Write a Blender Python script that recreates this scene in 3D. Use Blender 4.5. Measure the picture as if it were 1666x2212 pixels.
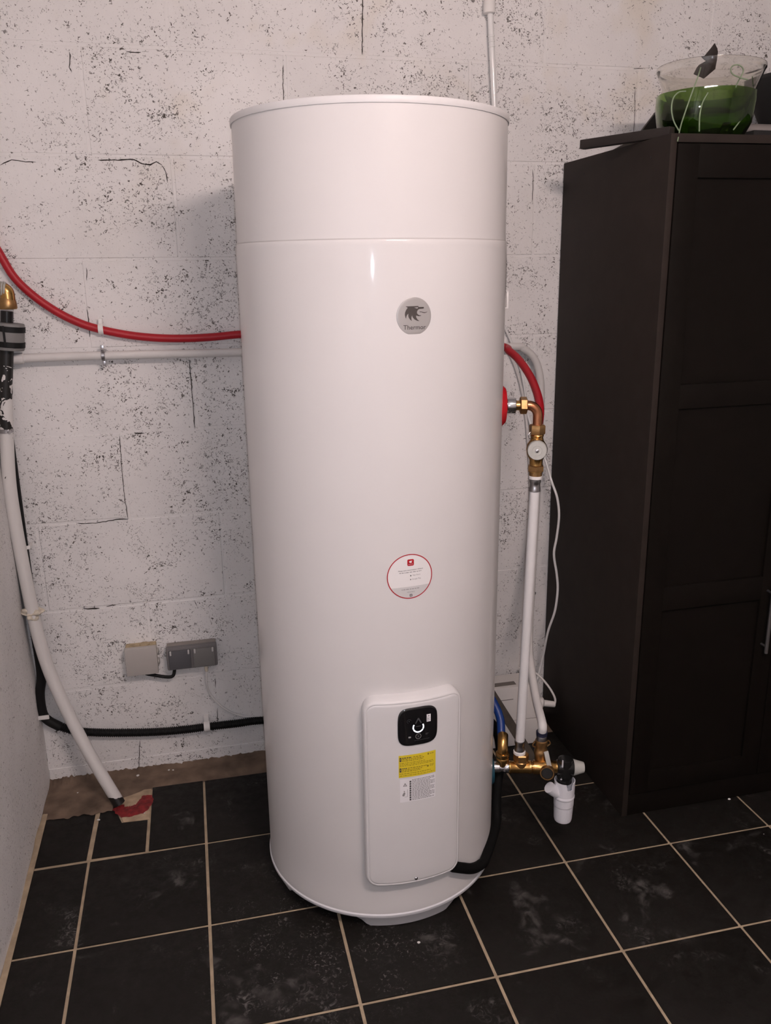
import bpy, bmesh, math, random
from mathutils import Vector, Matrix, noise as mnoise
random.seed(7)
for o in list(bpy.data.objects): bpy.data.objects.remove(o)
scene = bpy.context.scene
COL = scene.collection
V = Vector

# ------------------------------------------------------------------ camera
FPX = 1801.5                                   # focal length in pixels of the 1666 x 2212 frame
CAM = V((0.3895, -1.846, 1.6343))
YAW, PITCH, ROLL = 0.226887, 0.283351, -0.011764
FW = V((math.sin(YAW)*math.cos(PITCH), math.cos(YAW)*math.cos(PITCH), -math.sin(PITCH)))
_r = V((math.cos(YAW), -math.sin(YAW), 0)); _u = _r.cross(FW)
RT = math.cos(ROLL)*_r + math.sin(ROLL)*_u
UP = -math.sin(ROLL)*_r + math.cos(ROLL)*_u
cd = bpy.data.cameras.new('camera'); cam = bpy.data.objects.new('camera', cd); COL.objects.link(cam)
cd.sensor_fit = 'HORIZONTAL'; cd.sensor_width = 36; cd.lens = FPX*36/1666; cd.clip_start = 0.02
cam.matrix_world = Matrix(((RT.x, UP.x, -FW.x, CAM.x), (RT.y, UP.y, -FW.y, CAM.y), (RT.z, UP.z, -FW.z, CAM.z), (0, 0, 0, 1)))
scene.camera = cam

# ------------------------------------------------------------------ world, lights, exposure
w = bpy.data.worlds.new('world'); scene.world = w; w.use_nodes = True
w.node_tree.nodes['Background'].inputs[0].default_value = (0.8, 0.85, 1, 1)
w.node_tree.nodes['Background'].inputs[1].default_value = 0.02
scene.view_settings.view_transform = 'Standard'; scene.view_settings.look = 'None'
scene.view_settings.gamma = 1; scene.view_settings.use_curve_mapping = False
scene.view_settings.exposure = 0.07
LAMP_POS = V((1.08, -1.78, 2.53)); LAMP_STRENGTH = 292.0; LAMP_COLOR = (1.0, 0.80, 0.745, 1)
# the torch of the photographer's phone, right beside the lens
ld = bpy.data.lights.new('phone_torch', 'POINT'); ld.energy = 22.0; ld.color = (0.82, 0.87, 1.0); ld.shadow_soft_size = 0.006
lo = bpy.data.objects.new('phone_torch', ld); COL.objects.link(lo); lo.location = CAM + RT*0.012 + UP*0.012

# ------------------------------------------------------------------ pixel helpers (direction only; distance from the surface touched)
def ray(u, v): return FW + RT*((u-833)/FPX) + UP*((1106-v)/FPX)
def onx(u, v, x): d = ray(u, v); return CAM + d*((x-CAM.x)/d.x)
def ony(u, v, y): d = ray(u, v); return CAM + d*((y-CAM.y)/d.y)
def onz(u, v, z=0.0): d = ray(u, v); return CAM + d*((z-CAM.z)/d.z)

YW = 0.762          # back wall plane
XL = -0.165         # left wall plane
TX, TY, TR = 0.832, 0.183, 0.318    # water heater axis and radius
TH = math.radians(76)               # direction of the pipe connections on the heater
EX = V((math.sin(TH), -math.cos(TH), 0)); TC = V((TX, TY, 0))
def onh(u, v):      # vertical plane through the heater axis that holds the connections
    n = V((math.cos(TH), math.sin(TH), 0)); d = ray(u, v)
    return CAM + d*(((TC-CAM).dot(n))/d.dot(n))

# ------------------------------------------------------------------ materials
MATS = {}
def nd(nt, typ, **kw):
    n = nt.nodes.new(typ)
    for k, v in kw.items():
        if k in n.inputs: n.inputs[k].default_value = v
        else: setattr(n, k, v)
    return n
def mat(name, col, rough=0.5, metal=0.0, var=0.06, vscale=9.0, bump=0.0, bscale=120.0, coat=0.0, spec=0.5, trans=0.0, ior=1.45, emit=None, estr=0.0):
    m = bpy.data.materials.new(name); m.use_nodes = True; nt = m.node_tree; b = nt.nodes['Principled BSDF']
    c = (col[0], col[1], col[2], 1)
    b.inputs['Roughness'].default_value = rough; b.inputs['Metallic'].default_value = metal
    b.inputs['Coat Weight'].default_value = coat; b.inputs['Coat Roughness'].default_value = 0.06
    b.inputs['Specular IOR Level'].default_value = spec; b.inputs['IOR'].default_value = ior
    b.inputs['Transmission Weight'].default_value = trans
    g = nt.nodes.new('ShaderNodeNewGeometry')
    n = nd(nt, 'ShaderNodeTexNoise', Scale=vscale, Detail=3.0); nt.links.new(g.outputs['Position'], n.inputs['Vector'])
    r = nd(nt, 'ShaderNodeMapRange'); r.inputs[1].default_value = 0.3; r.inputs[2].default_value = 0.7
    r.inputs[3].default_value = 1-var; r.inputs[4].default_value = 1+var; nt.links.new(n.outputs[0], r.inputs[0])
    mx = nd(nt, 'ShaderNodeVectorMath', operation='SCALE'); mx.inputs[0].default_value = c[:3]; nt.links.new(r.outputs[0], mx.inputs['Scale'])
    nt.links.new(mx.outputs[0], b.inputs['Base Color'])
    if bump:
        n2 = nd(nt, 'ShaderNodeTexNoise', Scale=bscale, Detail=4.0); nt.links.new(g.outputs['Position'], n2.inputs['Vector'])
        bp = nd(nt, 'ShaderNodeBump', Strength=bump, Distance=0.002); nt.links.new(n2.outputs[0], bp.inputs['Height']); nt.links.new(bp.outputs[0], b.inputs['Normal'])
    if emit:
        b.inputs['Emission Color'].default_value = (*emit, 1); b.inputs['Emission Strength'].default_value = estr
    MATS[name] = m; return m

def wall_mat(name, pit=1.0, blocky=True):
    m = bpy.data.materials.new(name); m.use_nodes = True; nt = m.node_tree; L = nt.links; b = nt.nodes['Principled BSDF']
    b.inputs['Roughness'].default_value = 0.75; b.inputs['Specular IOR Level'].default_value = 0.25
    g = nt.nodes.new('ShaderNodeNewGeometry'); P = g.outputs['Position']
    def noise(scale, detail=2.0, rough=0.5, dist=0.0, off=None):
        n = nd(nt, 'ShaderNodeTexNoise', Scale=scale, Detail=detail, Roughness=rough, Distortion=dist)
        if off:
            a = nd(nt, 'ShaderNodeVectorMath', operation='ADD'); a.inputs[1].default_value = off; L.new(P, a.inputs[0]); L.new(a.outputs[0], n.inputs['Vector'])
        else: L.new(P, n.inputs['Vector'])
        return n.outputs[0]
    def mr(x, a, c, d, e, smooth=False):
        r = nt.nodes.new('ShaderNodeMapRange'); L.new(x, r.inputs[0])
        if smooth: r.interpolation_type = 'SMOOTHSTEP'
        for i, q in enumerate((a, c, d, e)):
            if hasattr(q, 'links'): L.new(q, r.inputs[i+1])
            else: r.inputs[i+1].default_value = q
        return r.outputs[0]
    def mth(op, a, c):
        n = nt.nodes.new('ShaderNodeMath'); n.operation = op
        for i, q in enumerate((a, c)):
            if hasattr(q, 'links'): L.new(q, n.inputs[i])
            else: n.inputs[i].default_value = q
        return n.outputs[0]
    clus = noise(5.5, 3.0, 0.6)
    fine = noise(26, 2.0, 0.5, 0, (3.1, 0.7, 5.2))
    n1 = noise(150, 2.0, 0.5, 1.3)
    c1 = mr(clus, 0.36, 0.62, 0.0, 1.0, True)
    c2 = mr(fine, 0.35, 0.68, 0.35, 1.0, True)
    dens = mth('MULTIPLY', c1, c2)
    dens = mth('ADD', mth('MULTIPLY', dens, 0.138*pit), 0.326)
    lo = mth('SUBTRACT', dens, 0.030)
    pm = mr(n1, lo, dens, 1.0, 0.0, True)
    depthv = noise(40, 1.0, 0.5, 0, (9, 2, 4))
    pm = mth('MULTIPLY', pm, mr(depthv, 0.3, 0.62, 0.45, 0.97))
    tone = noise(2.6, 4.0, 0.6, 0, (1, 8, 2))
    stain = mr(noise(3.4, 3.0, 0.6, 0.3, (4, 4, 7)), 0.54, 0.70, 0.0, 0.40, True)
    sx = nt.nodes.new('ShaderNodeSeparateXYZ'); L.new(P, sx.inputs[0])
    stain = mth('MULTIPLY', stain, mr(sx.outputs[2], 1.75, 2.15, 0.12, 1.0, True))
    white = nt.nodes.new('ShaderNodeMix'); white.data_type = 'RGBA'
    white.inputs[6].default_value = (0.74, 0.725, 0.715, 1); white.inputs[7].default_value = (0.85, 0.835, 0.825, 1); L.new(mr(tone, 0.3, 0.7, 0, 1), white.inputs[0])
    st = nt.nodes.new('ShaderNodeMix'); st.data_type = 'RGBA'; L.new(stain, st.inputs[0]); L.new(white.outputs[2], st.inputs[6]); st.inputs[7].default_value = (0.70, 0.62, 0.48, 1)
    pc = nt.nodes.new('ShaderNodeMix'); pc.data_type = 'RGBA'; L.new(pm, pc.inputs[0]); L.new(st.outputs[2], pc.inputs[6]); pc.inputs[7].default_value = (0.075, 0.063, 0.055, 1)
    L.new(pc.outputs[2], b.inputs['Base Color'])
    rel = mth('ADD', mth('MULTIPLY', pm, -1.0), mth('MULTIPLY', noise(170, 3.0, 0.6, 0.4, (2, 2, 2)), 0.55))
    rel = mth('ADD', rel, mth('MULTIPLY', noise(22, 3.0, 0.6), 0.9))
    bp = nd(nt, 'ShaderNodeBump', Strength=0.55, Distance=0.004); L.new(rel, bp.inputs['Height']); L.new(bp.outputs[0], b.inputs['Normal'])
    MATS[name] = m; return m

def tile_mat():
    m = bpy.data.materials.new('slate_tile'); m.use_nodes = True; nt = m.node_tree; L = nt.links; b = nt.nodes['Principled BSDF']
    g = nt.nodes.new('ShaderNodeNewGeometry'); P = g.outputs['Position']
    def noise(scale, detail=3.0, rough=0.55, dist=0.0, off=(0, 0, 0)):
        n = nd(nt, 'ShaderNodeTexNoise', Scale=scale, Detail=detail, Roughness=rough, Distortion=dist)
        a = nd(nt, 'ShaderNodeVectorMath', operation='ADD'); a.inputs[1].default_value = off; L.new(P, a.inputs[0]); L.new(a.outputs[0], n.inputs['Vector']); return n.outputs[0]
    def mr(x, a, c, d, e):
        r = nt.nodes.new('ShaderNodeMapRange'); r.interpolation_type = 'SMOOTHSTEP'; L.new(x, r.inputs[0])
        for i, q in enumerate((a, c, d, e)): r.inputs[i+1].default_value = q
        return r.outputs[0]
    def mul(a, c):
        n = nt.nodes.new('ShaderNodeMath'); n.operation = 'MULTIPLY'; L.new(a, n.inputs[0])
        if hasattr(c, 'links'): L.new(c, n.inputs[1])
        else: n.inputs[1].default_value = c
        return n.outputs[0]
    dust = mul(mr(noise(6, 4, 0.6, 0.6, (2, 1, 0)), 0.56, 0.76, 0, 1), mr(noise(48, 4, 0.7, 1.5, (5, 2, 1)), 0.46, 0.72, 0, 1))
    dv = nd(nt, 'ShaderNodeVectorMath', operation='DISTANCE'); L.new(P, dv.inputs[0]); dv.inputs[1].default_value = (0.62, -0.10, 0)
    spl = mul(mr(dv.outputs['Value'], 0.12, 0.42, 1, 0), mul(mr(noise(14, 3, 0.6, 0, (3, 9, 1)), 0.42, 0.62, 0, 1), mr(noise(120, 3, 0.65, 1.0, (8, 2, 1)), 0.55, 0.70, 0, 0.9)))
    sm = mul(mr(noise(4.2, 4, 0.55, 0.8, (0.35, 3.2, 0)), 0.60, 0.70, 0, 1), mr(noise(22, 4, 0.6, 0.6, (5, 5, 1)), 0.40, 0.70, 0, 0.55))
    mxx = nt.nodes.new('ShaderNodeMath'); mxx.operation = 'MAXIMUM'; L.new(spl, mxx.inputs[0]); L.new(sm, mxx.inputs[1])
    mxy = nt.nodes.new('ShaderNodeMath'); mxy.operation = 'MAXIMUM'; L.new(mxx.outputs[0], mxy.inputs[0]); L.new(dust, mxy.inputs[1]); dust = mxy.outputs[0]
    haze = mr(noise(2.2, 3, 0.5, 0, (7, 7, 0)), 0.40, 0.75, 0.0, 0.35)
    base = nt.nodes.new('ShaderNodeMix'); base.data_type = 'RGBA'; L.new(haze, base.inputs[0]); base.inputs[6].default_value = (0.0078, 0.0066, 0.0055, 1); base.inputs[7].default_value = (0.014, 0.0125, 0.011, 1)
    mx = nt.nodes.new('ShaderNodeMix'); mx.data_type = 'RGBA'; L.new(dust, mx.inputs[0]); L.new(base.outputs[2], mx.inputs[6]); mx.inputs[7].default_value = (0.15, 0.14, 0.135, 1)
    L.new(mx.outputs[2], b.inputs['Base Color'])
    rr = mr(noise(30, 3, 0.6, 0, (1, 1, 9)), 0.3, 0.7, 0.48, 0.68); L.new(rr, b.inputs['Roughness'])
    b.inputs['Specular IOR Level'].default_value = 0.24
    bp = nd(nt, 'ShaderNodeBump', Strength=0.35, Distance=0.003); L.new(noise(38, 6, 0.62, 0.5), bp.inputs['Height']); L.new(bp.outputs[0], b.inputs['Normal'])
    MATS['slate_tile'] = m

def peel_mat():      # white paint flaking off a black pipe
    m = bpy.data.materials.new('peeling_paint'); m.use_nodes = True; nt = m.node_tree; L = nt.links; b = nt.nodes['Principled BSDF']
    g = nt.nodes.new('ShaderNodeNewGeometry'); sp = nt.nodes.new('ShaderNodeSeparateXYZ'); L.new(g.outputs['Position'], sp.inputs[0])
    n = nd(nt, 'ShaderNodeTexNoise', Scale=30.0, Detail=3.0, Roughness=0.5, Distortion=0.6); L.new(g.outputs['Position'], n.inputs['Vector'])
    r = nt.nodes.new('ShaderNodeMapRange'); L.new(sp.outputs[2], r.inputs[0]); r.inputs[1].default_value = 0.95; r.inputs[2].default_value = 1.42; r.inputs[3].default_value = 0.22; r.inputs[4].default_value = 0.62
    r2 = nt.nodes.new('ShaderNodeMapRange'); L.new(sp.outputs[2], r2.inputs[0]); r2.inputs[1].default_value = 0.02; r2.inputs[2].default_value = 0.075; r2.inputs[3].default_value = 0.62; r2.inputs[4].default_value = 0.0
    mx = nt.nodes.new('ShaderNodeMath'); mx.operation = 'MAXIMUM'; L.new(r.outputs[0], mx.inputs[0]); L.new(r2.outputs[0], mx.inputs[1])
    lt = nt.nodes.new('ShaderNodeMath'); lt.operation = 'LESS_THAN'; L.new(n.outputs[0], lt.inputs[0]); L.new(mx.outputs[0], lt.inputs[1])
    c = nt.nodes.new('ShaderNodeMix'); c.data_type = 'RGBA'; L.new(lt.outputs[0], c.inputs[0]); c.inputs[6].default_value = (0.72, 0.70, 0.68, 1); c.inputs[7].default_value = (0.012, 0.011, 0.010, 1)
    L.new(c.outputs[2], b.inputs['Base Color']); b.inputs['Roughness'].default_value = 0.42
    bp = nd(nt, 'ShaderNodeBump', Strength=0.6, Distance=0.001); bp.invert = True; L.new(lt.outputs[0], bp.inputs['Height']); L.new(bp.outputs[0], b.inputs['Normal'])
    MATS['peeling_paint'] = m

wall_mat('block_paint', 1.0); wall_mat('mortar_paint', 0.25); wall_mat('left_wall_paint', 0.35)
tile_mat(); peel_mat()
mat('grout', (0.42, 0.33, 0.225), 0.9, var=0.18, vscale=25, bump=0.5)
mat('brown_mortar', (0.15, 0.105, 0.075), 0.95, var=0.4, vscale=14, bump=1.0, bscale=60)
mat('plaster_patch', (0.45, 0.34, 0.23), 0.9, var=0.25, vscale=30, bump=0.6)
mat('red_sealant', (0.20, 0.014, 0.016), 0.6, var=0.4, vscale=60, bump=0.7, bscale=140)
mat('crack_dark', (0.035, 0.028, 0.024), 0.95, var=0.3, vscale=60)
mat('ceiling_paint', (0.78, 0.76, 0.74), 0.9); mat('room_wall', (0.50, 0.485, 0.47), 0.9)
mat('tank_enamel', (0.685, 0.668, 0.660), 0.34, var=0.012, vscale=3, coat=0.35, spec=0.10, bump=0.012, bscale=500)
mat('tank_plastic', (0.71, 0.697, 0.695), 0.42, var=0.012, bump=0.02, bscale=900)
mat('tank_base', (0.74, 0.74, 0.76), 0.5, var=0.02)
mat('seam_grey', (0.50, 0.48, 0.47), 0.6)  # even pale grey of the seam ring between jacket and hood
mat('display_black', (0.006, 0.006, 0.007), 0.12, var=0.0, coat=0.6)
mat('badge_silver', (0.40, 0.385, 0.375), 0.38, metal=0.25, var=0.03)
mat('badge_print', (0.05, 0.042, 0.038), 0.5)
mat('sticker_white', (0.80, 0.78, 0.77), 0.45, var=0.01)
mat('sticker_grey', (0.60, 0.59, 0.585), 0.45, var=0.01)
mat('sticker_red', (0.42, 0.006, 0.014), 0.45, var=0.02)
mat('dark_print', (0.07, 0.065, 0.065), 0.6); mat('grey_print', (0.27, 0.26, 0.26), 0.6); mat('icon_dim', (0.07, 0.07, 0.075), 0.4)
mat('label_yellow', (0.74, 0.58, 0.03), 0.5, var=0.03)
mat('label_brown_print', (0.22, 0.16, 0.015), 0.6)
mat('label_white', (0.83, 0.81, 0.83), 0.5)
mat('led_white', (0.9, 0.9, 1.0), 0.4, var=0, emit=(0.86, 0.88, 1.0), estr=2.2)
mat('ring_grey', (0.35, 0.35, 0.34), 0.4)
mat('red_pipe', (0.40, 0.008, 0.018), 0.45, var=0.05)
mat('red_plastic', (0.50, 0.008, 0.016), 0.4, var=0.03)
mat('blue_pipe', (0.004, 0.032, 0.17), 0.4, var=0.05)
mat('blue_plastic', (0.008, 0.055, 0.085), 0.45)
mat('white_pipe', (0.72, 0.71, 0.71), 0.38, var=0.03)
mat('painted_pipe', (0.68, 0.66, 0.645), 0.6, var=0.05, bump=0.25, bscale=90)
mat('white_clip', (0.80, 0.78, 0.76), 0.45)
mat('clear_tube', (0.80, 0.80, 0.79), 0.15, spec=0.7)
mat('brass', (0.56, 0.33, 0.115), 0.27, metal=1.0, var=0.15, vscale=60, bump=0.05)
mat('dull_brass', (0.40, 0.235, 0.10), 0.38, metal=0.9, var=0.2, vscale=60, bump=0.1)
mat('copper', (0.58, 0.25, 0.13), 0.30, metal=1.0, var=0.15, vscale=40)
mat('chrome', (0.62, 0.62, 0.64), 0.14, metal=1.0, var=0.05)
mat('steel', (0.42, 0.41, 0.42), 0.28, metal=1.0, var=0.1)
mat('knob_grey', (0.45, 0.45, 0.42), 0.5, var=0.06, vscale=60)
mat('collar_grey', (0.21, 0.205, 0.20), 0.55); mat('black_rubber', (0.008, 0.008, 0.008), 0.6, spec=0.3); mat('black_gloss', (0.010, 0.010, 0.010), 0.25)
mat('hose_black', (0.0035, 0.0035, 0.0035), 0.7, spec=0.15); mat('navy_plastic', (0.02, 0.022, 0.045), 0.4)
mat('trap_white', (0.76, 0.76, 0.80), 0.4, var=0.02)
mat('pump_white', (0.76, 0.73, 0.70), 0.45, var=0.03); mat('slot_grey', (0.20, 0.18, 0.16), 0.8)
mat('batten_brown', (0.085, 0.070, 0.055), 0.7, var=0.25, vscale=30)
mat('box_beige', (0.44, 0.415, 0.39), 0.6, var=0.05); mat('box_stain', (0.44, 0.35, 0.22), 0.8, var=0.35, vscale=40)
mat('socket_grey', (0.175, 0.165, 0.165), 0.5); mat('socket_top', (0.30, 0.27, 0.245), 0.6, var=0.12, vscale=30)
mat('socket_lid_dark', (0.10, 0.10, 0.108), 0.45); mat('socket_lid', (0.185, 0.18, 0.175), 0.45); mat('hinge_pale', (0.55, 0.54, 0.53), 0.5)
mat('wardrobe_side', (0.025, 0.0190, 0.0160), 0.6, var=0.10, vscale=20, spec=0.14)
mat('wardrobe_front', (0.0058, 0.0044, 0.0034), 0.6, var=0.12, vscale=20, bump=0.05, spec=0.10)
mat('handle_metal', (0.30, 0.29, 0.29), 0.35, metal=0.9)
mat('green_glass', (0.17, 0.33, 0.05), 0.03, var=0.0, trans=1.0, ior=1.5)
mat('clear_glass', (0.93, 0.92, 0.88), 0.04, var=0.0, trans=1.0, ior=1.45)
mat('string_green', (0.22, 0.29, 0.18), 0.7, var=0.15, vscale=80)
mat('black_plastic', (0.020, 0.015, 0.013), 0.5, var=0.1); mat('matte_black', (0.009, 0.009, 0.009), 0.7)
mat('silver_tube', (0.50, 0.46, 0.44), 0.35, metal=0.7)
mat('putty', (0.62, 0.56, 0.46), 0.9, var=0.2, vscale=60, bump=0.8, bscale=150)
mat('lamp_glass', (0.9, 0.9, 0.9), 0.3, var=0, emit=LAMP_COLOR[:3], estr=LAMP_STRENGTH)
mat('flake_white', (0.75, 0.73, 0.70), 0.7, var=0.1)

# ------------------------------------------------------------------ mesh builders: every builder returns (verts, faces) in world space
def join(*ms):
    vs, fs = [], []
    for a, f in ms:
        n = len(vs); vs += a; fs += [tuple(i+n for i in q) for q in f]
    return vs, fs
def frame(d):
    d = d.normalized(); a = V((0, 0, 1)) if abs(d.z) < 0.9 else V((1, 0, 0))
    x = d.cross(a).normalized(); y = d.cross(x).normalized(); return x, y
def smooth(pts, n=8):
    pts = [V(p) for p in pts]; out = []
    for i in range(len(pts)-1):
        p1, p2 = pts[i], pts[i+1]
        p0 = pts[i-1] if i else p1*2-p2; p3 = pts[i+2] if i+2 < len(pts) else p2*2-p1
        for k in range(n):
            t = k/n; t2 = t*t; t3 = t2*t
            out.append(0.5*((2*p1)+(p2-p0)*t+(2*p0-5*p1+4*p2-p3)*t2+(3*p1-p0-3*p2+p3)*t3))
    out.append(pts[-1]); return out
def tube(pts, r, seg=14, cap=True):
    pts = [V(p) for p in pts]; rs = r if isinstance(r, (list, tuple)) else [r]*len(pts)
    vs, fs = [], []; x = None
    for i, p in enumerate(pts):
        d = (pts[min(i+1, len(pts)-1)]-pts[max(i-1, 0)]).normalized()
        if x is None: x, y = frame(d)
        else: x = (x-d*x.dot(d)).normalized(); y = d.cross(x).normalized()
        for k in range(seg):
            a = 2*math.pi*k/seg; vs.append(p+(x*math.cos(a)+y*math.sin(a))*rs[i])
    for i in range(len(pts)-1):
        for k in range(seg):
            a, b = i*seg+k, i*seg+(k+1) % seg; fs.append((a, b, b+seg, a+seg))
    if cap: fs.append(tuple(range(seg))[::-1]); fs.append(tuple((len(pts)-1)*seg+k for k in range(seg)))
    return vs, fs
def lathe(o, d, prof, seg=28, hexa=False, rot=0.0):
    """profile [(t along d, radius)] about the axis o + t d; hexa = a hexagonal nut with chamfers"""
    o = V(o); d = V(d).normalized(); x, y = frame(d); n = 6 if hexa else seg; vs, fs = [], []
    for t, r in prof:
        for k in range(n):
            a = 2*math.pi*k/n+rot; vs.append(o+d*t+(x*math.cos(a)+y*math.sin(a))*max(r, 1e-5))
    for i in range(len(prof)-1):
        for k in range(n):
            a, b = i*n+k, i*n+(k+1) % n; fs.append((a, b, b+n, a+n))
    fs.append(tuple(range(n))[::-1]); fs.append(tuple((len(prof)-1)*n+k for k in range(n)))
    return vs, fs
def hexnut(o, d, L, r, rot=0.2):
    c = 0.12*L
    return lathe(o, d, [(0, r*0.86), (c, r), (L-c, r), (L, r*0.86)], hexa=True, rot=rot)
def box(a, b, bev=0.0):
    a = V(a); b = V(b); lo = V((min(a.x, b.x), min(a.y, b.y), min(a.z, b.z))); hi = V((max(a.x, b.x), max(a.y, b.y), max(a.z, b.z)))
    bm = bmesh.new(); bmesh.ops.create_cube(bm, size=1)
    for v in bm.verts: v.co = V((lo.x+(v.co.x+.5)*(hi.x-lo.x), lo.y+(v.co.y+.5)*(hi.y-lo.y), lo.z+(v.co.z+.5)*(hi.z-lo.z)))
    if bev: bmesh.ops.bevel(bm, geom=list(bm.edges), offset=bev, segments=2, profile=0.6, affect='EDGES')
    return bm_out(bm)
def bm_out(bm):
    bm.verts.index_update(); vs = [v.co.copy() for v in bm.verts]; fs = [tuple(v.index for v in f.verts) for f in bm.faces]; bm.free(); return vs, fs
def prism(poly, d, bev=0.0):
    """polygon of 3D points extruded by the vector d"""
    d = V(d); bm = bmesh.new(); b0 = [bm.verts.new(V(p)) for p in poly]; f = bm.faces.new(b0)
    g = bmesh.ops.extrude_face_region(bm, geom=[f]); nv = [e for e in g['geom'] if isinstance(e, bmesh.types.BMVert)]
    for v in nv: v.co += d
    bmesh.ops.recalc_face_normals(bm, faces=bm.faces)
    if bev: bmesh.ops.bevel(bm, geom=list(bm.edges), offset=bev, segments=2, profile=0.6, affect='EDGES')
    return bm_out(bm)
def slab(p, q, wdir, width, tdir, thick):
    """a straight bar from p to q"""
    p, q = V(p), V(q); wv = V(wdir).normalized()*width/2; tv = V(tdir).normalized()*thick
    return prism([p-wv, q-wv, q+wv, p+wv], tv, min(width, thick)*0.12)
def blob(c, r, seed=0, amp=0.35, freq=18, sub=3):
    bm = bmesh.new(); bmesh.ops.create_icosphere(bm, subdivisions=sub, radius=1)
    for v in bm.verts:
        k = 1+amp*mnoise.noise(v.co*1.7+V((seed*7.3, seed, 0))); v.co = V((c[0]+v.co.x*k*r[0], c[1]+v.co.y*k*r[1], c[2]+v.co.z*k*r[2]))
    return bm_out(bm)

# ------------------------------------------------------------------ objects
def wloc(o):
    p = V((0, 0, 0))
    while o: p += o.location; o = o.parent
    return p
def obj(name, m, material, parent=None, sharp=math.radians(40), flat=False):
    vs, fs = m; me = bpy.data.meshes.new(name)
    if parent: off = wloc(parent)
    else:
        xs = [v.x for v in vs]; ys = [v.y for v in vs]; zs = [v.z for v in vs]; off = V(((min(xs)+max(xs))/2, (min(ys)+max(ys))/2, min(zs)))
    me.from_pydata([tuple(v-off) for v in vs], [], fs); me.update()
    bm = bmesh.new(); bm.from_mesh(me); bmesh.ops.recalc_face_normals(bm, faces=bm.faces)
    if not flat:
        for f in bm.faces: f.smooth = True
        for e in bm.edges:
            if len(e.link_faces) == 2 and e.calc_face_angle(0) > sharp: e.smooth = False
    bm.to_mesh(me); bm.free()
    me.materials.append(MATS[material]); o = bpy.data.objects.new(name, me); COL.objects.link(o)
    if parent: o.parent = parent
    else: o.location = off
    return o
def tag(o, label, cat, group=None, kind=None):
    o['label'] = label; o['category'] = cat
    if group: o['group'] = group
    if kind: o['kind'] = kind
    return o
def thing(name, label, cat, loc, group=None):
    o = bpy.data.objects.new(name, None); o.empty_display_size = 0.05; COL.objects.link(o); o.location = V(loc); tag(o, label, cat, group); return o

# ================================================================== SETTING
ZC = 2.60; X1 = 3.1; Y0 = -3.2
# floor: grout bed, black tiles proud of it
fl = obj('floor', box((XL-0.1, Y0, -0.10), (X1, YW+0.1, -0.0035)), 'grout'); tag(fl, 'grout bed of the black tiled floor with tan joints', 'floor', kind='structure')
S = 0.333; J = 0.0042
def tile(poly, h=0.0):
    m = prism([(x, y, -0.006) for x, y in poly], (0, 0, 0.006+h), 0.0008); return obj('tile', m, 'slate_tile', fl)
for i in range(-1, 9):
    for j in range(-9, 2):
        x0, x1 = max(i*S+J, XL+0.013), min((i+1)*S-J, X1-0.02); y0, y1 = j*S+J, (j+1)*S-J
        if x1-x0 < 0.03: continue
        hh = random.uniform(-0.0006, 0.0004)
        if j == 1:
            y1 = 0.656
            if i == -1: tile([(x0, y0+0.005), (x1-0.004, y0+0.005), (x1+0.002, 0.602), (x0, 0.612)], hh); continue
            if i == 0:
                tile([(0.006, 0.345), (0.157, 0.341), (0.158, 0.490), (0.081, 0.494), (0.049, 0.592), (0.012, 0.602)], hh)
                tile([(0.167, 0.340), (0.329, 0.338), (0.330, 0.659), (0.168, 0.661)], hh); continue
        tile([(x0, y0), (x1, y0), (x1, y1), (x0, y1)], hh)
# bare mortar strip along the wall foot, with its ragged top edge
def mortar_strip():
    vs, fs = [], []; nx, ny = 420, 14
    for a in range(nx+1):
        x = XL+(X1-XL)*(a/nx)**1.6
        rag = mnoise.noise(V((x*45, 0, 3)))*0.6+mnoise.noise(V((x*120, 0, 8)))*0.5+0.35*mnoise.noise(V((x*9, 0, 5)))
        for b in range(ny+1):
            t = b/ny; y0 = 0.560+0.022*mnoise.noise(V((x*40, 2, 2))) if x < 0.05 else (0.655 if x > 0.165 else 0.585+0.07*min(1, max(0, (x-0.05)/0.115)))
            y = y0+(YW+0.004-y0)*t; n = mnoise.noise(V((x*22, y*30, 0)))
            z = (0.0008 if x < 0.05 else -0.0035)+0.0075*min(1, t*3)*(0.5 if x < 0.05 else 1)+0.003*n*min(1, t*4)+(0.017+0.018*rag)*max(0, (t-0.80)/0.20)**1.6
            vs.append(V((x, y, z)))
    for a in range(nx):
        for b in range(ny): k = a*(ny+1)+b; fs.append((k, k+ny+1, k+ny+2, k+1))
    return vs, fs
obj('mortar_strip', mortar_strip(), 'brown_mortar', fl)
obj('grout_edge', box((XL, -2.0, -0.0035), (XL+0.016, 0.61, 0.0015), 0.001), 'grout', fl)
def patch_mesh(cx, cy, rx, ry, z, h, seed, n=26, a0=0, a1=2*math.pi):
    vs = [V((cx, cy, z+h))]; fs = []
    for r in range(1, 6):
        for k in range(n):
            a = a0+(a1-a0)*k/n; q = r/5; e = 1+0.18*mnoise.noise(V((math.cos(a)*2, math.sin(a)*2, seed)))
            vs.append(V((cx+math.cos(a)*rx*q*e, cy+math.sin(a)*ry*q*e, z+h*(1-q*q)+0.003*mnoise.noise(V((math.cos(a)*q*4, math.sin(a)*q*4, seed+2)))*(1 if r < 5 else 0))))
    for k in range(n): fs.append((0, 1+k, 1+(k+1) % n))
    for r in range(4):
        for k in range(n): a, b = 1+r*n+k, 1+r*n+(k+1) % n; fs.append((a, a+n, b+n, b))
    return vs, fs
obj('plaster_patch', prism([(0.086, 0.497, -0.004), (0.163, 0.493, -0.004), (0.164, 0.655, -0.004), (0.050, 0.66, -0.004), (0.054, 0.595, -0.004)], (0, 0, 0.0035), 0.001), 'plaster_patch', fl)
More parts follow.
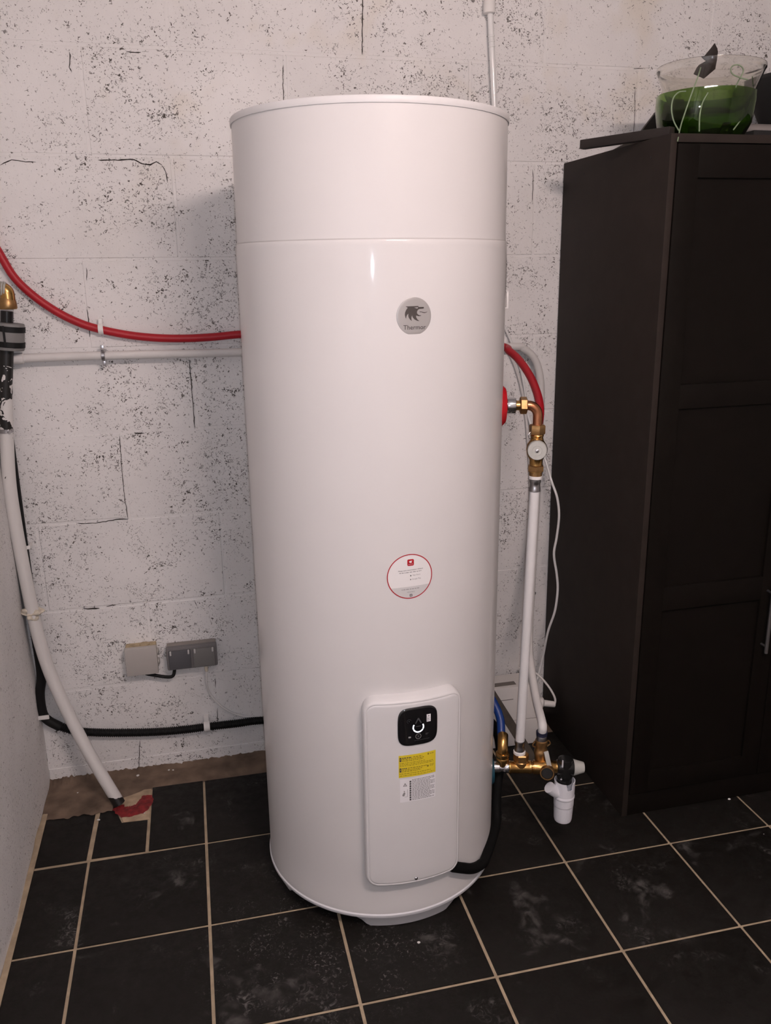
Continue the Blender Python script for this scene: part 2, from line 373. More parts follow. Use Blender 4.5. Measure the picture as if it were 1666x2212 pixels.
def smear():
    vs, fs = [], []; c = [(0.062, 0.580), (0.078, 0.556), (0.098, 0.546), (0.120, 0.549), (0.138, 0.562), (0.149, 0.590), (0.152, 0.618)]
    pts = smooth([(x, y, 0.002) for x, y in c], 5); n = len(pts)
    for i, p in enumerate(pts):
        w_ = (0.029+0.012*mnoise.noise(V((i*0.55, 1, 4))))*math.sin(math.pi*min(1, 0.08+0.84*i/(n-1)))**0.5; d = (pts[min(i+1, n-1)]-pts[max(i-1, 0)]).normalized(); s = V((-d.y, d.x, 0))
        for k in range(7):
            t = -1+2*k/6; q = p+s*w_*t*(1+0.2*mnoise.noise(V((i*0.5, k, 2)))); vs.append(V((q.x, q.y, 0.0006+0.0032*(1-t*t)*(0.6+0.9*mnoise.noise(V((i*0.9, k*0.9, 5)))))))
    for i in range(n-1):
        for k in range(6): a = i*7+k; fs.append((a, a+7, a+8, a+1))
    return vs, fs
obj('red_sealant', smear(), 'red_sealant', fl)

# back wall: painted concrete blocks on a mortar core
wb = obj('wall_back', box((XL-0.1, YW+0.0012, -0.05), (X1, YW+0.12, ZC)), 'mortar_paint'); tag(wb, 'white painted concrete block wall behind the heater, pitted and cracked', 'wall', kind='structure')
Z = [2.60, 2.495, 2.22, 1.945, 1.67, 1.42, 1.17, 0.898, 0.612, 0.335, 0.06]
JX = [0.70, 0.95, 0.715, 0.935, 0.66, 0.40, 0.172, 0.45, 0.20, 0.40, 0.13]
def block(x0, x1, z0, z1, dy):
    y = YW+dy; c = 0.003; D = YW+0.05; vs = []
    for (a, b, cc, e, yy) in ((x0, x1, z0, z1, D), (x0, x1, z0, z1, y+c), (x0+c, x1-c, z0+c, z1-c, y)):
        vs += [V((a, yy, cc)), V((b, yy, cc)), V((b, yy, e)), V((a, yy, e))]
    fs = [(8, 9, 10, 11)]
    for q in (0, 4):
        for k in range(4): fs.append((q+k, q+(k+1) % 4, q+4+(k+1) % 4, q+4+k))
    return vs, fs
for k in range(len(Z)):
    z1 = Z[k]; z0 = Z[k+1] if k+1 < len(Z) else 0.012
    x = JX[k]-0.55*3
    while x < X1:
        a, b = max(x+0.0025, XL), min(x+0.55-0.0025, X1)
        if b-a > 0.02: obj('block', block(a, b, z0+0.0025, z1-0.0025, random.uniform(-0.0009, 0.0007)), 'block_paint', wb, flat=True)
        x += 0.55
def ribbon(pts, wd, y=YW-0.0014, seed=0):
    """a jagged open fissure along a pixel path on the back wall"""
    P = []
    for (u0, v0), (u1, v1) in zip(pts[:-1], pts[1:]):
        n = max(2, int(math.hypot(u1-u0, v1-v0)/7))
        P += [ony(u0+(u1-u0)*i/n, v0+(v1-v0)*i/n, y) for i in range(n)]
    P.append(ony(*pts[-1], y)); vs, fs = [], []; n = len(P)
    for i, p in enumerate(P):
        d = (P[min(i+1, n-1)]-P[max(i-1, 0)]).normalized(); s = V((-d.z, 0, d.x)); e = wd*(0.55+0.75*abs(mnoise.noise(V((i*0.8, seed*3.7, 1)))))*(0.25 if i in (0, n-1) else 1)
        p = p+s*0.0022*mnoise.noise(V((i*0.7, seed*5.1, 7))); vs += [p-s*e, p+s*e, p+V((0, 0.003, 0))-s*e, p+V((0, 0.003, 0))+s*e]
    for i in range(n-1):
        a = 4*i; fs += [(a, a+1, a+5, a+4), (a, a+4, a+6, a+2), (a+1, a+3, a+7, a+5)]
    return vs, fs
CR = [([(784, -10), (783, 60), (783, 118)], .0016), ([(612, 140), (611, 175), (613, 222)], .0013), ([(409, 780), (415, 850), (421, 926)], .0014),
      ([(258, 942), (263, 1010), (270, 1080), (276, 1121)], .0012), ([(276, 1121), (250, 1123), (215, 1129), (168, 1131)], .0014), ([(212, 346), (290, 345), (305, 354), (325, 356), (338, 350), (350, 356)], .0020),
      ([(350, 356), (358, 372), (362, 395)], .0013), ([(0, 357), (25, 345), (55, 349), (78, 350)], .0016), ([(150, 112), (152, 130), (150, 145), (155, 155)], .0014),
      ([(272, 111), (292, 114), (305, 113)], .0018), ([(163, 332), (166, 346)], .0013), ([(1151, 366), (1152, 400), (1150, 438)], .0012), ([(1372, 190), (1372, 240), (1369, 292)], .0007),
      ([(1370, 148), (1390, 148)], .0012), ([(186, 578), (188, 590), (187, 606)], .0015), ([(188, 668), (192, 690), (193, 728)], .0013), ([(290, 936), (312, 936)], .0024),
      ([(180, 1315), (200, 1315), (215, 1315)], .0022), ([(230, 1310), (250, 1307)], .0012), ([(420, 1297), (426, 1310)], .0018), ([(465, 1465), (466, 1485)], .0016), ([(470, 1530), (470, 1560)], .0012), ([(302, 1600), (300, 1660)], .0014), ([(97, 1608), (102, 1650)], .0014), ([(0, 580), (70, 575)], .0009), ([(55, 1625), (300, 1616)], .0007)]
for n, (p, wd) in enumerate(CR[:-2]): obj('crack', ribbon(p, wd, seed=n), 'crack_dark', wb, flat=True)

# left wall: rough painted render (gently uneven sheet)
def rough_wall():
    vs, fs = [], []; ny, nz = 60, 50
    for a in range(ny+1):
        for b in range(nz+1):
            y = YW-(YW-Y0)*(a/ny)**1.4; z = -0.01+(ZC+0.01)*b/nz
            vs.append(V((XL+0.006*mnoise.noise(V((y*3, z*3, 0)))+0.003*mnoise.noise(V((y*11, z*11, 4))), y, z)))
    for a in range(ny):
        for b in range(nz): k = a*(nz+1)+b; fs.append((k, k+1, k+nz+2, k+nz+1))
    n = len(vs); vs += [V((XL-0.1, YW, -0.01)), V((XL-0.1, Y0, -0.01)), V((XL-0.1, Y0, ZC)), V((XL-0.1, YW, ZC))]; fs.append((n, n+1, n+2, n+3))
    return vs, fs
tag(obj('wall_left', rough_wall(), 'left_wall_paint'), 'rough white painted wall meeting the block wall in the corner', 'wall', kind='structure')
tag(obj('wall_right', box((X1, Y0, -0.05), (X1+0.1, YW+0.1, ZC)), 'room_wall'), 'plain wall at the far side of the wardrobe', 'wall', kind='structure')
tag(obj('wall_front', box((XL-0.1, Y0-0.1, -0.05), (X1+0.1, Y0, ZC)), 'room_wall'), 'plain wall behind the photographer', 'wall', kind='structure')
tag(obj('ceiling', box((XL-0.1, Y0-0.1, ZC), (X1+0.1, YW+0.1, ZC+0.1)), 'ceiling_paint'), 'plain pale ceiling that carries the lamp', 'ceiling', kind='structure')
lt = thing('ceiling_lamp', 'tube lamp batten fixed under the ceiling behind the photographer', 'lamp', (LAMP_POS.x, LAMP_POS.y, LAMP_POS.z))
obj('tube', tube([LAMP_POS-V((0.32, 0, 0)), LAMP_POS+V((0.32, 0, 0))], 0.019, 16), 'lamp_glass', lt)
obj('housing', box(LAMP_POS+V((-0.36, -0.03, 0.045)), V((LAMP_POS.x+0.36, LAMP_POS.y+0.03, ZC+0.002)), 0.004), 'white_clip', lt)
for e in (-1, 1): obj('holder', box(LAMP_POS+V((e*0.322, -0.02, -0.022)), LAMP_POS+V((e*0.345, 0.02, 0.05)), 0.003), 'white_clip', lt)

# ================================================================== WATER HEATER
wh = thing('water_heater', 'tall white cylindrical water heater standing on the black tiles', 'water heater', (TX, TY, 0))
def cyl(th, z, R): return V((TX+R*math.sin(th), TY-R*math.cos(th), z))
def onc(u, v, R):      # pixel ray on a cylinder about the heater axis
    d = ray(u, v); ox, oy = CAM.x-TX, CAM.y-TY; a = d.x*d.x+d.y*d.y; b = 2*(ox*d.x+oy*d.y); c = ox*ox+oy*oy-R*R
    return CAM+d*((-b-math.sqrt(max(0, b*b-4*a*c)))/(2*a))
def ring_surface(prof, n=128):
    vs, fs = [], []
    for r, z in prof:
        for k in range(n): vs.append(cyl(2*math.pi*k/n, z, r))
    for i in range(len(prof)-1):
        for k in range(n): a, b = i*n+k, i*n+(k+1) % n; fs.append((a, b, b+n, a+n))
    return vs, fs, n
def solid_ring(prof, n=128):
    vs, fs, n = ring_surface(prof, n); L = len(prof)-1
    fs.append(tuple(range(n))[::-1]); fs.append(tuple(L*n+k for k in range(n))); return vs, fs
ZS = 1.693
obj('jacket', solid_ring([(0.300, 0.046), (TR+0.001, 0.050), (TR+0.001, 0.07)]+[(TR, 0.075+0.1*k) for k in range(16)]+[(TR, ZS-0.012), (TR, ZS-0.004), (TR-0.001, ZS-0.001), (TR-0.004, ZS)]), 'tank_enamel', wh)
obj('hood', solid_ring([(TR-0.003, ZS-0.003), (TR-0.0030, ZS+0.005)]+[(TR-0.003-0.0022*k/10, ZS+0.005+0.2445*k/10) for k in range(1, 11)]+[(0.3126, 1.945), (0.300, 1.946)]), 'tank_enamel', wh)
obj('seam', solid_ring([(TR-0.0022, ZS-0.001), (TR-0.0022, ZS+0.0016)]), 'seam_grey', wh)
obj('lid', solid_ring([(0.306, 1.943), (0.3152, 1.9435), (0.3160, 1.946), (0.3160, 1.954), (0.3148, 1.957), (0.306, 1.959), (0.25, 1.960)]), 'tank_plastic', wh)
def base_ring():
    n = 180; vs, fs = [], []
    def foot(deg):       # 0 on the ring, 1 on a foot
        e = 0
        for c in (1.5, 91.5, 181.5, 271.5):
            dd = abs((deg-c+180) % 360-180); e = max(e, min(1, max(0, (26.0-dd)/6.5)))
        return e*e*(3-2*e)
    for k in range(n):
        th = 2*math.pi*k/n; e = foot(math.degrees(th)); zb = 0.036*(1-e)
        for R, z in ((0.22, 0.055), (TR-0.001, 0.055), (TR+0.0035, 0.050), (TR+0.0035, 0.044), (TR+0.001, 0.040), (TR-0.004-0.012*e, zb+0.002), (TR-0.010-0.012*e, zb), (TR-0.035-0.012*e, zb), (0.22, max(zb, 0.02))):
            vs.append(cyl(th, z, R))
    m = 9
    for k in range(n):
        for i in range(m): a = k*m+i; b = ((k+1) % n)*m+i; a2 = k*m+(i+1) % m; b2 = ((k+1) % n)*m+(i+1) % m; fs.append((a, b, b2, a2))
    return vs, fs
obj('base_ring', base_ring(), 'tank_base', wh)
def skirt_floor(): return solid_ring([(0.23, 0.046), (0.23, 0.052)])
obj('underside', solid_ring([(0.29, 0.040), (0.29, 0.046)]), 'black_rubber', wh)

# shapes that wrap around the cylinder, given as outlines (a = arc length to the right, z) in metres
def rrect(wd, ht, r, n=7, bulge=0.0):
    o = []
    for cx, cz, a0 in ((wd/2-r, ht/2-r, 0), (-wd/2+r, ht/2-r, 90), (-wd/2+r, -ht/2+r, 180), (wd/2-r, -ht/2+r, 270)):
        for k in range(n+1): a = math.radians(a0+90*k/n); o.append((cx+r*math.cos(a), cz+r*math.sin(a)))
    if bulge:
        o2 = []
        for i in range(len(o)):
            p, q = o[i], o[(i+1) % len(o)]; o2.append(p)
            if math.hypot(p[0]-q[0], p[1]-q[1]) > 0.01:
                for t in (0.25, 0.5, 0.75):
                    x, z = p[0]+(q[0]-p[0])*t, p[1]+(q[1]-p[1])*t; L = math.hypot(x, z); k = 1+bulge*4*t*(1-t)/L; o2.append((x*k, z*k))
        o = o2
    return o
def squircle(a, b, n, k=72): return [(a*math.copysign(abs(math.cos(t))**(2/n), math.cos(t)), b*math.copysign(abs(math.sin(t))**(2/n), math.sin(t))) for t in (2*math.pi*(i+0.5)/k for i in range(k))]
def circle(r, n=48, cx=0, cz=0): return [(cx+r*math.cos(2*math.pi*k/n), cz+r*math.sin(2*math.pi*k/n)) for k in range(n)]
def decal(polys, th0, z0, R, maxe=0.008, shear=0.0):
    bm = bmesh.new()
    for p in polys:
        if isinstance(p, tuple) and p and p[0] == 'mesh':
            vv = [bm.verts.new((a, z, 0)) for a, z in p[1]]
            for f in p[2]:
                try: bm.faces.new([vv[i] for i in f])
                except ValueError: pass
        else: bm.faces.new([bm.verts.new((a, z, 0)) for a, z in p])
    bmesh.ops.triangulate(bm, faces=list(bm.faces))
    for _ in range(6):
        es = [e for e in bm.edges if abs(e.verts[0].co.x-e.verts[1].co.x) > maxe]
        if not es: break
        bmesh.ops.subdivide_edges(bm, edges=es, cuts=1, use_grid_fill=False); bmesh.ops.triangulate(bm, faces=list(bm.faces))
    for v in bm.verts: v.co = cyl(th0+v.co.x/R, z0+v.co.y+shear*v.co.x, R)
    return bm_out(bm)
def text2d(s, size, cx=0.0, cz=0.0, align='CENTER', sx=1.0, bold=0.0):
    c = bpy.data.curves.new('txt', 'FONT'); c.body = s; c.size = size; c.align_x = align; c.dimensions = '2D'; c.fill_mode = 'BOTH'; c.resolution_u = 3; c.offset = bold
    o = bpy.data.objects.new('txt', c); COL.objects.link(o); dg = bpy.context.evaluated_depsgraph_get(); me = bpy.data.meshes.new_from_object(o.evaluated_get(dg))
    r = ('mesh', [(cx+v.co.x*sx, cz+v.co.y) for v in me.vertices], [tuple(p.vertices) for p in me.polygons])
    bpy.data.objects.remove(o); bpy.data.curves.remove(c); bpy.data.meshes.remove(me); return r
def dashes(x0, x1, z, h, seed, fill=0.85):
    rr = random.Random(seed); out = []; x = x0
    while x < x1-0.001:
        L = min(rr.uniform(0.0025, 0.008), x1-x); out.append([(x, z), (x+L*fill, z), (x+L*fill, z+h), (x, z+h)]); x += L+0.0008
    return out
rad = math.radians

# curved control panel
PC = rad(2.3); PZ0, PZ1 = 0.158, 0.670; PW = 2*rad(20.9)*0.345
def panel():
    wd, ht = PW, PZ1-PZ0; rings = []
    # (inset, radius)
    for ins, R in ((-0.007, TR-0.001), (-0.005, TR+0.010), (-0.001, TR+0.022), (0.003, TR+0.0262), (0.0065, TR+0.0275), (0.0080, TR+0.0264), (0.0095, TR+0.0275), (0.014, TR+0.0279)):
        rings.append((rrect(wd-2*ins, ht-2*ins, 0.032-ins, 9), R))
    base = rings[-1][0]
    for s in (0.9, 0.75, 0.6, 0.45, 0.3, 0.15, 0.03): rings.append(([(a*s, z*s) for a, z in base], TR+0.028))
    # spread extra points along the long sides
    def dense(o):
        out = []
        for i in range(len(o)):
            p, q = o[i], o[(i+1) % len(o)]; long_ = (i+1) % 10 == 0
            out.append(p)
            if long_:
                for t in range(1, 16): out.append((p[0]+(q[0]-p[0])*t/16, p[1]+(q[1]-p[1])*t/16))
        return out
    vs, fs = [], []; n = 0
    for o, R in rings:
        d = dense(o); n = len(d); vs += [cyl(PC+a/0.345, (PZ0+PZ1)/2+z, R) for a, z in d]
    for i in range(len(rings)-1):
        for k in range(n): a, b = i*n+k, i*n+(k+1) % n; fs.append((a, b, b+n, a+n))
    fs.append(tuple((len(rings)-1)*n+k for k in range(n))); return vs, fs
obj('control_panel', panel(), 'tank_plastic', wh, sharp=rad(60))
sc = cyl(PC, 0.1735, TR+0.026); nrm = V((math.sin(PC), -math.cos(PC), 0))
obj('screw', lathe(sc, nrm, [(0, 0.0048), (0.0025, 0.0046), (0.0042, 0.003), (0.0046, 0.0008)], 16), 'chrome', wh)

RP = TR+0.0284
# black display with its lit drop
DT = rad(3.0); DZ = 0.602
def thick_patch(outline, th0, z0, R0, R1, soft=0.004):
    vs, fs = [], []; n = len(outline); rings = [(1.0, R0), (1.0, R0+(R1-R0)*0.6)]
    mx = max(abs(a) for a, _ in outline)
    rings += [(1-soft*0.5/mx, R0+(R1-R0)*0.92), (1-soft/mx, R1)]+[(s, R1) for s in (0.85, 0.7, 0.55, 0.4, 0.25, 0.1)]
    for s, R in rings: vs += [cyl(th0+a*s/R1, z0+z*s, R) for a, z in outline]
    for i in range(len(rings)-1):
        for k in range(n): a, b = i*n+k, i*n+(k+1) % n; fs.append((a, b, b+n, a+n))
    fs.append(tuple((len(rings)-1)*n+k for k in range(n))); return vs, fs
RD = RP+0.0040
dsp = obj('display', thick_patch(squircle(0.0495, 0.0495, 4.2), DT, DZ, RP-0.001, RD), 'display_black', wh, sharp=rad(50)); dsp['label'] = 'glossy black touch display with a glowing drop'
RI = RD+0.0003
def arc_band(r0, r1, a0, a1, n=8, cx=0, cz=0):
    p = [(cx+r0*math.cos(rad(a0+(a1-a0)*k/n)), cz+r0*math.sin(rad(a0+(a1-a0)*k/n))) for k in range(n+1)]
    q = [(cx+r1*math.cos(rad(a1-(a1-a0)*k/n)), cz+r1*math.sin(rad(a1-(a1-a0)*k/n))) for k in range(n+1)]
    return ('mesh', p+q, [(k, k+1, 2*n+1-k-1, 2*n+1-k) for k in range(n)])
for a0, a1 in ((146, 170), (174, 200), (206, 328), (334, 360), (4, 30)):
    obj('led_segment', decal([arc_band(0.0112, 0.0142, a0, a1, 10, 0, -0.0015)], DT, DZ, RI), 'led_white', dsp, flat=True)
obj('drop_tip', decal([[(-0.0085, 0.0085), (-0.0055, 0.0085), (0, 0.0185), (0.0055, 0.0085), (0.0085, 0.0085), (0.0016, 0.0225), (-0.0016, 0.0225)]], DT, DZ, RI), 'icon_dim', dsp, flat=True)
obj('drop_text', decal([[(-0.006, 0.0), (0.006, 0.0), (0.006, 0.0018), (-0.006, 0.0018)]], DT, DZ, RI), 'icon_dim', dsp, flat=True)
obj('button_ring', decal([arc_band(0.0062, 0.0070, 0, 359.9, 32, 0.0, -0.0255)], DT, DZ, RI), 'ring_grey', dsp, flat=True)
obj('button_icon', decal([[(-0.0026, -0.0232), (-0.0014, -0.0222), (0.0026, -0.0278), (0.0014, -0.0288)], [(0.0022, -0.0226), (0.0030, -0.0236), (-0.0022, -0.0284), (-0.003, -0.0274)]], DT, DZ, RI), 'icon_dim', dsp, flat=True)
obj('wifi_icon', decal([arc_band(0.0046, 0.0053, 20, 250, 18, -0.0225, 0.0165), [(-0.0245, 0.0175), (-0.0205, 0.0175), (-0.0225, 0.0148)]], DT, DZ, RI), 'icon_dim', dsp, flat=True)
obj('battery_icon', decal([rrect(0.0062, 0.0042, 0.001, 3)], DT-0.0215/RI, DZ-0.0255, RI), 'ring_grey', dsp, flat=True)
obj('menu_icon', decal([[(0.018, -0.0222), (0.0255, -0.0222), (0.0255, -0.0210), (0.018, -0.0210)], [(0.018, -0.0246), (0.0235, -0.0246), (0.0235, -0.0238), (0.018, -0.0238)]], DT, DZ, RI), 'icon_dim', dsp, flat=True)
obj('grip_line', decal([[(-0.010, -0.0365), (0.028, -0.0355), (0.028, -0.0350), (-0.010, -0.0358)]], DT, DZ, RI), 'icon_dim', dsp, flat=True)
obj('tag_sticker', decal([[(-0.0052, -0.0098), (0.0052, -0.0098), (0.0052, 0.0098), (-0.0052, 0.0098)]], DT+0.0258/RI, DZ+0.0185, RI), 'label_white', dsp, flat=True)
obj('tag_print', decal([[(-0.0016, 0.0038), (0.0016, 0.0038), (0.0016, 0.0068), (-0.0016, 0.0068)]]+sum([dashes(-0.0042, 0.0040, -0.007+i*0.0022, 0.0010, 60+i) for i in range(4)], []), DT+0.0258/RI, DZ+0.0185, RI+0.0002), 'grey_print', dsp, flat=True)

# yellow warning label and white notice below the display
YT, YZ = rad(2.9), 0.4975; YWD, YHT = 0.0930, 0.0600
yl = obj('warning_label', decal([[(-YWD/2, -YHT/2), (YWD/2, -YHT/2), (YWD/2, YHT/2), (-YWD/2, YHT/2)]], YT, YZ, RP+0.0002), 'label_yellow', wh, flat=True); yl['label'] = 'yellow warning label with two black symbols'
for z_ in (0.019, -0.0095):
    obj('symbol_block', decal([[(-0.0445, z_-0.0055), (-0.0400, z_-0.0055), (-0.0400, z_+0.0055), (-0.0445, z_+0.0055)]], YT, YZ, RP+0.0005), 'dark_print', yl, flat=True)
    obj('symbol_bolt', decal([[(-0.0432, z_-0.0003), (-0.0413, z_-0.0003), (-0.0422, z_+0.0025)]], YT, YZ, RP+0.0007), 'label_yellow', yl, flat=True)
for xa, xb, z_, sd in ((-0.038, -0.014, 0.0215, 3), (-0.038, -0.026, -0.0070, 4)):
    o = obj('heading_print', decal(dashes(xa, xb, z_, 0.0026, sd), YT, YZ, RP+0.0005), 'dark_print', yl, flat=True); o['kind'] = 'stuff'
ln = dashes(-0.011, 0.012, 0.0220, 0.0018, 5)+dashes(-0.038, 0.018, 0.0178, 0.0018, 6)+dashes(-0.038, 0.014, 0.0138, 0.0018, 7)+dashes(-0.0445, 0.020, 0.0085, 0.0014, 8)+dashes(-0.0445, 0.040, 0.0045, 0.0014, 9)+dashes(-0.0445, 0.043, 0.0008, 0.0013, 10)
ln += dashes(-0.024, 0.024, -0.0065, 0.0018, 11)+dashes(-0.038, 0.012, -0.0108, 0.0018, 12)+dashes(-0.038, 0.008, -0.0148, 0.0018, 13)+dashes(-0.0445, 0.034, -0.0205, 0.0014, 14)+dashes(-0.0445, 0.043, -0.0255, 0.0013, 15)+dashes(0.031, 0.043, 0.0235, 0.0016, 16)+dashes(0.031, 0.043, -0.0060, 0.0012, 17)+dashes(0.031, 0.043, -0.0095, 0.0012, 18)
ln += [[(0.0255, 0.0220), (0.0285, 0.0220), (0.0285, 0.0265), (0.0255, 0.0265)], [(0.0245, -0.0110), (0.0278, -0.0110), (0.0278, -0.0060), (0.0245, -0.0060)]]
obj('text_print', decal(ln, YT, YZ, RP+0.0004), 'label_brown_print', yl, flat=True)
NT, NZ = rad(3.1), 0.4310; NW, NH = 0.0900, 0.0640
wl = obj('notice_label', decal([[(-NW/2, -NH/2), (NW/2, -NH/2), (NW/2, NH/2), (-NW/2, NH/2)]], NT, NZ, RP+0.0002), 'label_white', wh, flat=True); wl['label'] = 'white notice label of small grey print'
obj('language_marks', decal([[(-0.0215, -0.029+i*0.0062), (-0.0172, -0.029+i*0.0062), (-0.0172, -0.0240+i*0.0062), (-0.0215, -0.0240+i*0.0062)] for i in range(9)], NT, NZ, RP+0.0004), 'dark_print', wl, flat=True)
obj('notice_print', decal(sum([dashes(-0.0150, 0.043-(0.012 if i % 4 == 1 else 0), -0.0285+i*0.0037, 0.0019, 30+i, 0.92) for i in range(16)], []), NT, NZ, RP+0.0004), 'grey_print', wl, flat=True)
obj('warning_triangle', decal([('mesh', [(-0.0375, 0.0120), (-0.0275, 0.0120), (-0.0325, 0.0210), (-0.0355, 0.0132), (-0.0295, 0.0132), (-0.0325, 0.0186)], [(0, 1, 4, 3), (1, 2, 5, 4), (2, 0, 3, 5)]), [(-0.0330, 0.0138), (-0.0320, 0.0138), (-0.0320, 0.0170), (-0.0330, 0.0170)]], NT, NZ, RP+0.0004), 'dark_print', wl, flat=True)
obj('person_pictogram', decal([circle(0.0016, 12, -0.0345, -0.0020), [(-0.0385, -0.0150), (-0.0345, -0.0150), (-0.0320, -0.0080), (-0.0335, -0.0040), (-0.0360, -0.0050), (-0.0395, -0.0115)], [(-0.0270, -0.0170), (-0.0262, -0.0170), (-0.0262, 0.0030), (-0.0270, 0.0030)], [(-0.034, -0.0175), (-0.0262, -0.0175), (-0.0262, -0.0168), (-0.034, -0.0168)]], NT, NZ, RP+0.0004), 'grey_print', wl, flat=True)

# round silver brand badge on the jacket (emblem traced in badge pixels, 11.9 per image pixel)
BT, BZ = rad(3.3), 1.540; BS = 0.0766/915.0; RB = TR+0.0006
def bp(pts): return [((x-873)*BS, -(y-697)*BS) for x, y in pts]
bo = [(455*math.cos(rad(t)), 458*math.sin(rad(t))) for t in range(0, 360, 5)]
bo = [(x*BS, max(z, -455+0.0)*BS) for x, z in [(x, z if z > -430 else -430-(z+430)*-0.1) for x, z in bo]]
bo = [(a, max(z, -0.0368)) for a, z in bo]
bd = obj('brand_badge', thick_patch(bo, BT, BZ, TR-0.0005, RB, 0.0006), 'badge_silver', wh, sharp=rad(50)); bd['label'] = 'round silver badge with a dragon-like head emblem and lettering'
head = [(650, 455), (975, 452), (992, 478), (1120, 478), (1128, 490), (1122, 518), (1010, 524), (968, 545), (944, 590), (946, 630), (975, 658), (1015, 676), (1058, 678), (1045, 692), (990, 698), (920, 680), (925, 725), (960, 780), (1012, 818), (950, 808), (880, 775), (835, 725), (815, 675), (800, 720), (800, 770), (815, 808), (770, 780), (735, 735), (718, 690), (722, 630), (685, 665), (668, 710), (662, 755), (645, 720), (632, 660), (638, 600), (665, 540), (705, 490)]
eye = [(868, 488), (972, 482), (966, 508), (935, 512)]
tongue = [(1005, 590), (1050, 586), (1090, 596), (1135, 608), (1180, 605), (1225, 590), (1200, 612), (1150, 628), (1105, 620), (1060, 602), (1020, 602)]
obj('emblem', decal([bp(head), bp(tongue)], BT, BZ, RB+0.0004, 0.006), 'badge_print', bd, flat=True)
obj('emblem_eye', decal([bp(eye)], BT, BZ, RB+0.0008, 0.006), 'badge_silver', bd, flat=True)
obj('lettering', decal([text2d('Thermor', 0.0130, (885-873)*BS, -(1016-697)*BS, sx=1.02, bold=0.00006)], BT, BZ, RB+0.0004), 'badge_print', bd, flat=True)

# round white app sticker with a red border (its square code is left out)
AT, AZ = rad(1.4), 0.9670; AR = 0.0535; RA = TR+0.0004
ap = obj('app_sticker', decal([circle(AR-0.0015, 64)], AT, AZ, RA), 'sticker_white', wh, flat=True); ap['label'] = 'round white app sticker ringed in red'
obj('sticker_border', decal([arc_band(AR-0.0022, AR, 0, 360, 96)], AT, AZ, RA+0.0003), 'sticker_red', ap, flat=True)
lowp = [(x, z) for x, z in circle(AR-0.0022, 96) if z < -0.0225+0.02*x]
obj('grey_footer', decal([lowp], AT, AZ, RA+0.0003), 'sticker_grey', ap, flat=True)
obj('app_icon', decal([rrect(0.0155, 0.0155, 0.003, 5)], AT+0.0012/RA, AZ+0.0335, RA+0.0003), 'sticker_red', ap, flat=True)
obj('icon_emblem', decal([[(-0.0035, 0.0035), (0.0040, 0.0045), (0.0020, 0.0020), (0.0030, 0.0), (-0.0005, -0.0012), (-0.0032, 0.0005)], [(-0.0055, -0.0045), (0.0055, -0.0042), (0.0055, -0.0035), (-0.0055, -0.0038)]], AT+0.0012/RA, AZ+0.0335, RA+0.0006), 'sticker_white', ap, flat=True)
sh = 0.10
obj('headline', decal([text2d('Pilotez votre consommation à distance', 0.0037, 0.0015, 0.0145, bold=0.00004)], AT, AZ, RA+0.0003, shear=sh*0.4), 'dark_print', ap, flat=True)
obj('subline', decal(dashes(-0.025, 0.0270, 0.0095, 0.0016, 71), AT, AZ, RA+0.0003, shear=sh*0.4), 'grey_print', ap, flat=True)
obj('store_names', decal([text2d('App Store', 0.0045, 0.0150, 0.0010), text2d('Google Play', 0.0045, 0.0150, -0.0085)], AT, AZ, RA+0.0003, shear=sh*0.4), 'grey_print', ap, flat=True)
obj('store_marks', decal([circle(0.0016, 12, 0.0015, 0.0018), [(0.0000, -0.0090), (0.0032, -0.0073), (0.0000, -0.0056)]], AT, AZ, RA+0.0003), 'dark_print', ap, flat=True)
obj('footer_line', decal(dashes(-0.020, 0.0240, -0.0310, 0.0016, 72), AT, AZ, RA+0.0006, shear=sh*0.3), 'grey_print', ap, flat=True)
obj('footer_word', decal([text2d('connect', 0.0055, 0.0015, -0.0385)], AT, AZ, RA+0.0006, shear=sh*0.3), 'grey_print', ap, flat=True)
obj('footer_mark', decal([('mesh', [(-0.0012, -0.0485), (0.0048, -0.0485), (0.0048, -0.0425), (-0.0012, -0.0425), (0.0004, -0.0470), (0.0032, -0.0470), (0.0032, -0.0440), (0.0004, -0.0440)], [(0, 1, 5, 4), (1, 2, 6, 5), (2, 3, 7, 6), (3, 0, 4, 7)])], AT, AZ, RA+0.0006), 'dark_print', ap, flat=True)
# rating label and clear document pocket on the right flank
obj('rating_label', decal([[(-0.03, -0.045), (0.03, -0.045), (0.03, 0.045), (-0.03, 0.045)]], rad(70), 1.615, TR+0.0005), 'sticker_white', wh, flat=True)
obj('rating_bars', decal([[(-0.026, -0.036+i*0.0062), (-0.012, -0.036+i*0.0062), (-0.012, -0.0325+i*0.0062), (-0.026, -0.0325+i*0.0062)] for i in range(12)], rad(70), 1.615, TR+0.0009), 'dark_print', wh, flat=True)
sb = cyl(rad(78), 1.560, TR)
obj('side_bracket', join(box(sb+V((0.004, -0.008, -0.018)), sb+V((0.009, -0.004, 0.020)), 0.0006), box(sb+V((-0.012, -0.008, 0.018)), sb+V((0.009, -0.004, 0.021)), 0.0006), box(sb+V((-0.012, -0.008, -0.021)), sb+V((0.009, -0.004, -0.018)), 0.0006)), 'white_clip', wh)
